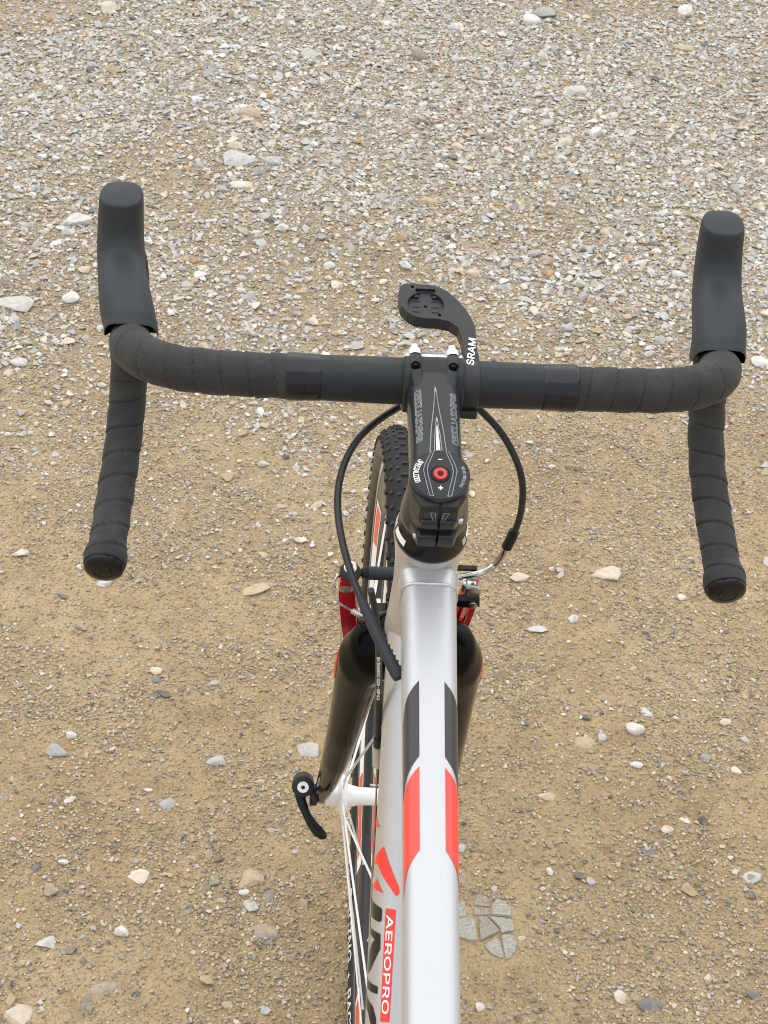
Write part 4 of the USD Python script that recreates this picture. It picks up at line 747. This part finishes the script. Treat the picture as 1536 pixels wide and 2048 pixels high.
# gear cable along the down tube
gc = [ray(742, 1180, 0.80), ray(752, 1235, 0.772), ray(757, 1290, 0.745), ray(757.5, 1350, 0.713), ray(757, 1420, 0.678), ray(755, 1488, 0.645)]
gcp = catmull(gc, 50); gh = obj('gear_housing', Tube(gcp, 0.0023, 0.0023).mesh(16), cable_m, bike, smooth=60)
GT = Tube(gcp, 0.0023, 0.0023); t_ = text_poly('SHIMANO SIS-SP41', 0.0022, True, width=0.046)
gn = Tube(gcp, 0.0023, 0.0023, 2, (-0.15, -0.55, 0.6))
u0 = np.interp(1296, [P_[1] for P_ in [(0, 1180), (0, 1235), (0, 1290), (0, 1350), (0, 1420), (0, 1488)]], [0, .2, .4, .6, .8, 1]) * gn.L[-1]
obj('lettering', decal(lambda a, b: gn.pt(u0 + a, b - 0.0011, 0.0002), t_, 0.003), white_m, gh, smooth=True)
obj('housing_end', tube([ray(755.5, 1476, 0.651), ray(755, 1494, 0.642)], 0.0031, 18), plastic_m, gh)
obj('cable_stop', tube([ray(755, 1492, 0.643), ray(756, 1512, 0.633), ray(756, 1531, 0.624)], 0.0040, 20), silver_m, bike)
obj('gear_cable', tube([ray(755, 1525, 0.626), ray(750, 1640, 0.57), ray(742, 1800, 0.495), bb + A3(-0.012, 0.02, -0.02)], 0.0007, 8, 24), steel_m, bike)

# ------------------------------------------------------------------ single stones one can point at
STONES = [
 (30, 608, 72, 36, 'pale', 'large white stone lying left of the left brake hood', .30, .5), (156, 443, 56, 30, 'pale', 'white rounded stone just left of the left hood tip', .3, .6),
 (143, 597, 36, 28, 'pale', 'white stone between the large white stone and the left hood', .3, .6), (112, 488, 22, 14, 'pale', 'small white stone above left, below the rounded stone by the left hood', .3, .6),
 (480, 323, 64, 34, 'grey', 'large grey stone on the gravel right of the left hood tip', .3, .55), (483, 372, 44, 22, 'cream', 'cream white stone just below the large grey stone on the gravel', .3, .5),
 (501, 227, 44, 24, 'tan', 'pinkish tan block shaped stone far above the large grey stone', .3, .6), (545, 323, 34, 22, 'grey', 'flat grey stone right beside the large grey stone', .35, .5),
 (222, 136, 40, 22, 'tan', 'tan stone on the far gravel above the left hood', .35, .5), (218, 18, 34, 28, 'cream', 'cream stone at the far top left edge of the gravel', .3, .6),
 (620, 107, 36, 22, 'grey', 'grey stone on the far gravel left of the picture middle', .3, .6), (470, 293, 30, 20, 'cream', 'small cream stone above the large grey stone', .3, .6),
 (945, 546, 30, 22, 'cream', 'cream rounded stone to the right of the computer mount', .3, .7), (660, 530, 26, 18, 'grey', 'grey stone on the gravel left of the computer mount', .3, .6),
 (400, 552, 24, 20, 'pale', 'pale stone above the left half of the handlebar', .3, .6), (1355, 548, 26, 18, 'pale', 'pale stone beside the inner side of the right brake hood', .3, .6),
 (1090, 30, 46, 26, 'grey', 'grey stone at the far top edge behind a white one', .3, .6), (1064, 43, 36, 24, 'pale', 'white stone at the far top edge in front of a grey one', .3, .6),
 (1370, 20, 28, 24, 'pale', 'white stone at the far top right edge of the gravel', .3, .7), (1150, 175, 46, 16, 'pale', 'flat white stone on the far gravel right of the middle', .35, .4),
 (912, 52, 32, 18, 'pale', 'small white stone on the far gravel near the top middle', .3, .6), (841, 112, 34, 26, 'brown', 'brownish grey stone on the far gravel at the top middle', .3, .7),
 (1368, 95, 40, 18, 'tan', 'tan flat stone on the far gravel at the top right', .35, .5), (1096, 248, 30, 20, 'grey', 'pale grey angular stone on the gravel above the right handlebar half', .3, .7),
 (1190, 266, 24, 26, 'pale', 'upright white stone on the gravel above the right handlebar half', .25, .9), (1130, 287, 30, 22, 'cream', 'cream stone below the upright white one on the gravel', .3, .7),
 (858, 400, 40, 16, 'tan', 'flat tan stone above the computer mount', .35, .4), (1262, 330, 28, 14, 'pale', 'pale stone on the gravel left of the right hood tip', .3, .6),
 (1520, 722, 36, 24, 'pale', 'white stone at the right edge beside the right hood collar', .3, .6), (1135, 655, 30, 22, 'grey', 'grey stone above the right tape of the handlebar', .3, .6),
 (1300, 705, 26, 20, 'grey', 'light grey stone above the right handlebar bend', .3, .6),
 (1212, 1147, 60, 42, 'cream', 'large cream stone pressed into sand left of the right bar end', .42, .4), (1147, 1236, 20, 18, 'pale', 'small white stone below the large cream stone in the sand', .3, .7),
 (1075, 1255, 40, 22, 'grey', 'grey stone right of the right fork crown', .4, .4), (1364, 1194, 20, 16, 'pale', 'small pale stone just left of the right bar end', .3, .7),
 (1040, 1155, 40, 24, 'cream', 'cream stone right of the silver brake pipe', .4, .5), (208, 1163, 30, 22, 'pale', 'white stone just under the left bar end', .3, .7),
 (512, 1177, 54, 34, 'tan', 'flat tan stone in the sand left of the red brake arm', .45, .3), (40, 1102, 34, 22, 'cream', 'cream stone near the left edge level with the left bar end', .4, .5),
 (318, 1357, 26, 16, 'dark', 'flat dark stone above a bluish one in the left sand', .4, .4), (328, 1386, 26, 18, 'dark', 'bluish dark stone in the left sand', .3, .6),
 (312, 1340, 24, 18, 'cream', 'cream stone just above the two dark stones in the left sand', .3, .6), (115, 1497, 44, 30, 'grey', 'rough light grey stone near the left edge', .35, .5),
 (143, 1465, 20, 18, 'pale', 'round white pebble above the rough grey stone', .25, .8), (432, 1515, 38, 26, 'grey', 'grey wedge stone in the sand left of the fork', .42, .35),
 (616, 1496, 42, 34, 'grey', 'long grey stone beside the left fork blade', .42, .3), (332, 1604, 38, 30, 'grey', 'flat grey four sided stone in the left sand', .46, .25),
 (296, 1575, 18, 13, 'pale', 'small white pebble above the flat four sided stone', .3, .7), (275, 1750, 44, 38, 'cream', 'flat pinkish cream stone in the lower left sand', .46, .25),
 (127, 1720, 20, 18, 'pale', 'round cream white pebble left of the flat pinkish stone', .25, .8), (437, 1714, 18, 16, 'dark', 'small black stone right of the flat pinkish stone', .25, .8),
 (505, 1755, 48, 46, 'tan', 'tan stone half buried left of the front wheel', .4, .4), (532, 1788, 34, 28, 'dark', 'dark grey stone right below the half buried tan one', .42, .3),
 (488, 1783, 20, 16, 'pale', 'white pebble left of the dark grey stone', .3, .7), (501, 1808, 30, 30, 'grey', 'light grey long stone under the white pebble', .42, .35),
 (243, 1860, 30, 28, 'pale', 'bright white stone in the lower left sand', .25, .8), (93, 1876, 42, 34, 'grey', 'pale grey flat stone near the lower left edge', .42, .35),
 (532, 1860, 44, 38, 'brown', 'brown grey flat stone left of the tyre lettering', .46, .25), (208, 1972, 48, 34, 'brown', 'brown grey oval stone at the lower left', .46, .25),
 (175, 1998, 24, 40, 'brown', 'narrow brown stone just left below the oval one', .46, .25), (38, 2028, 56, 44, 'cream', 'big pale stone in the bottom left corner', .4, .4),
 (1271, 1459, 38, 30, 'pale', 'brightest white angular stone in the right sand', .25, .75), (1206, 1471, 18, 20, 'pale', 'white stone just left of the brightest angular one', .25, .8),
 (1172, 1480, 42, 28, 'tan', 'flat tan stone left of the two white ones', .46, .25), (1293, 1418, 24, 28, 'grey', 'flat light grey stone above the brightest angular one', .46, .25),
 (1173, 1432, 20, 16, 'dark', 'dark bluish stone above the flat tan one', .35, .5), (1274, 1526, 26, 16, 'pale', 'pale stone below the brightest angular one', .3, .6),
 (1182, 1532, 40, 18, 'brown', 'brownish grey wedge stone below the flat tan one', .44, .3), (1412, 1513, 22, 16, 'grey', 'bluish grey stone in the right sand', .3, .6),
 (1451, 1443, 24, 16, 'cream', 'cream stone near the right edge above the triangular one', .3, .6), (1473, 1538, 22, 20, 'cream', 'cream triangular stone near the right edge', .3, .6),
 (1093, 1590, 36, 22, 'tan', 'tan and grey stone right of the top tube', .35, .5), (1411, 1637, 26, 20, 'dark', 'dark bluish flat stone in the right sand', .4, .4),
 (1336, 1655, 26, 20, 'cream', 'peach coloured half round stone in the right sand', .3, .6), (1296, 1700, 36, 18, 'dark', 'long dark stone below the peach coloured one', .4, .4),
 (1372, 1633, 24, 18, 'pale', 'white patch of stone left of the dark bluish one', .45, .3), (1099, 1740, 14, 20, 'pale', 'upright white pebble in the sand right of the top tube', .25, .9),
 (1160, 1750, 22, 16, 'dark', 'dark rounded pebble right of the upright white one', .3, .7), (1182, 1760, 18, 18, 'grey', 'grey pebble touching the dark rounded one', .3, .7),
 (1505, 1752, 40, 28, 'grey', 'light grey stone at the right edge low down', .4, .4), (1505, 1790, 18, 14, 'dark', 'small dark pebble below the grey stone at the right edge', .3, .7),
 (1044, 1873, 16, 12, 'cream', 'cream pebble right beside the cracked stone', .3, .7), (1300, 2008, 52, 34, 'dark', 'dark grey stone near the bottom right', .35, .5),
 (1241, 1992, 26, 34, 'cream', 'light coloured chipped stone left of the dark bottom stone', .3, .6), (1504, 1988, 22, 22, 'dark', 'dark pebble near the lower right corner', .3, .7),
 (961, 2013, 18, 22, 'pale', 'white pebble right of the top tube at the bottom', .3, .8), (925, 1758, 20, 34, 'brown', 'brown grey stone edge showing beside the top tube', .44, .3),
 (36, 722, 34, 22, 'grey', 'grey stone near the left edge below the large white one', .3, .6)]
for i, (px, py, w, h, tone, lab, sink, fl) in enumerate(STONES):
    if tone: stone(px, py, w * 1.06, h * 1.06, tone, lab, 500 + i * 7, sink, fl, (9 + (i * 5) % 5) if sink > 0.38 else 13 + (i * 5) % 9, 1)
# one stone split by frost into flat pieces
co = gpt(975, 1865, 0.0); co[2] = height(co[:1], co[1:2])[0]; ck = xform('cracked_stone', co)
tag(stage.GetPrimAtPath(ck), 'flat grey stone cracked into many pieces right of the top tube', 'stone')
crack_m = [usdkit.material(stage, L + f'cracked_stone_{k}', {'g': ('geometry', {}), 'n': ('noise_texture', {'scale': 420.0, 'detail': 4.0, 'roughness': 0.7}), 'n2': ('noise_texture', {'scale': 60.0, 'detail': 3.0}),
    'r': ('rgb_ramp', {'ramp': [(0.3, tuple(0.72 * c for c in col)), (0.5, col), (0.68, tuple(1.5 * c for c in col))]}), 'b': ('bump', {'distance': 0.0006}), 'p': ('principled_bsdf', {'roughness': 0.85, 'specular_ior_level': 0.3})},
    [('g.position', 'n.vector'), ('n.fac', 'r.fac'), ('r.color', 'p.base_color'), ('n.fac', 'b.height'), ('b.normal', 'p.normal')], surface='p.BSDF') for k, col in enumerate(((0.315, 0.296, 0.255), (0.275, 0.245, 0.198)))]
PIECES = [([(240, 690), (310, 660), (483, 625), (492, 780), (478, 855), (310, 890), (240, 890)], 0), ([(540, 580), (690, 600), (735, 680), (735, 752), (510, 733)], 1), ([(510, 762), (620, 755), (725, 772), (735, 852), (650, 858), (520, 868)], 1),
    ([(750, 570), (785, 522), (830, 562), (800, 582)], 1), ([(745, 602), (828, 602), (760, 690)], 1), ([(830, 635), (930, 680), (1015, 760), (1020, 882), (880, 872), (752, 862), (760, 720)], 0),
    ([(240, 905), (310, 907), (480, 880), (540, 940), (575, 1190), (500, 1215), (310, 1155), (240, 1130)], 0), ([(590, 890), (690, 872), (868, 1062), (848, 1090), (620, 1203), (600, 1190), (612, 1000)], 1),
    ([(714, 872), (880, 890), (1038, 922), (1068, 1068), (980, 1073), (893, 1096), (868, 1030)], 0), ([(650, 1260), (828, 1152), (868, 1200), (918, 1420), (880, 1430), (760, 1380)], 0), ([(882, 1112), (1040, 1112), (1100, 1200), (1080, 1330), (1000, 1440), (950, 1450), (927, 1350)], 0)]
pr = np.random.default_rng(3)
for poly, k in PIECES:
    q = [gpt(870 + x / 6.678, 1700 + y / 6.678, co[2] + 0.003)[:2] - co[:2] for x, y in poly]
    pg = Polygon(q).buffer(-0.0004).buffer(0.0004); lo = pg.buffer(0.0005); hi = pg.buffer(-0.0008)
    top = 0.0020 + pr.uniform(-0.0010, 0.0010); ring = lambda p_, z: np.c_[np.array([p_.exterior.interpolate(t, normalized=True).coords[0] for t in np.linspace(0, 1, 36, endpoint=False)]), np.full(36, z)]
    V = np.stack([ring(lo, -0.012), ring(pg, top - 0.0010), ring(hi, top)]); tilt = pr.normal(0, 0.02, 2); V[2, :, 2] += (V[2, :, :2] - V[2, :, :2].mean(0)) @ tilt
    obj('stone_piece', grid_mesh(V, True, False, True), crack_m[k], ck, smooth=25)
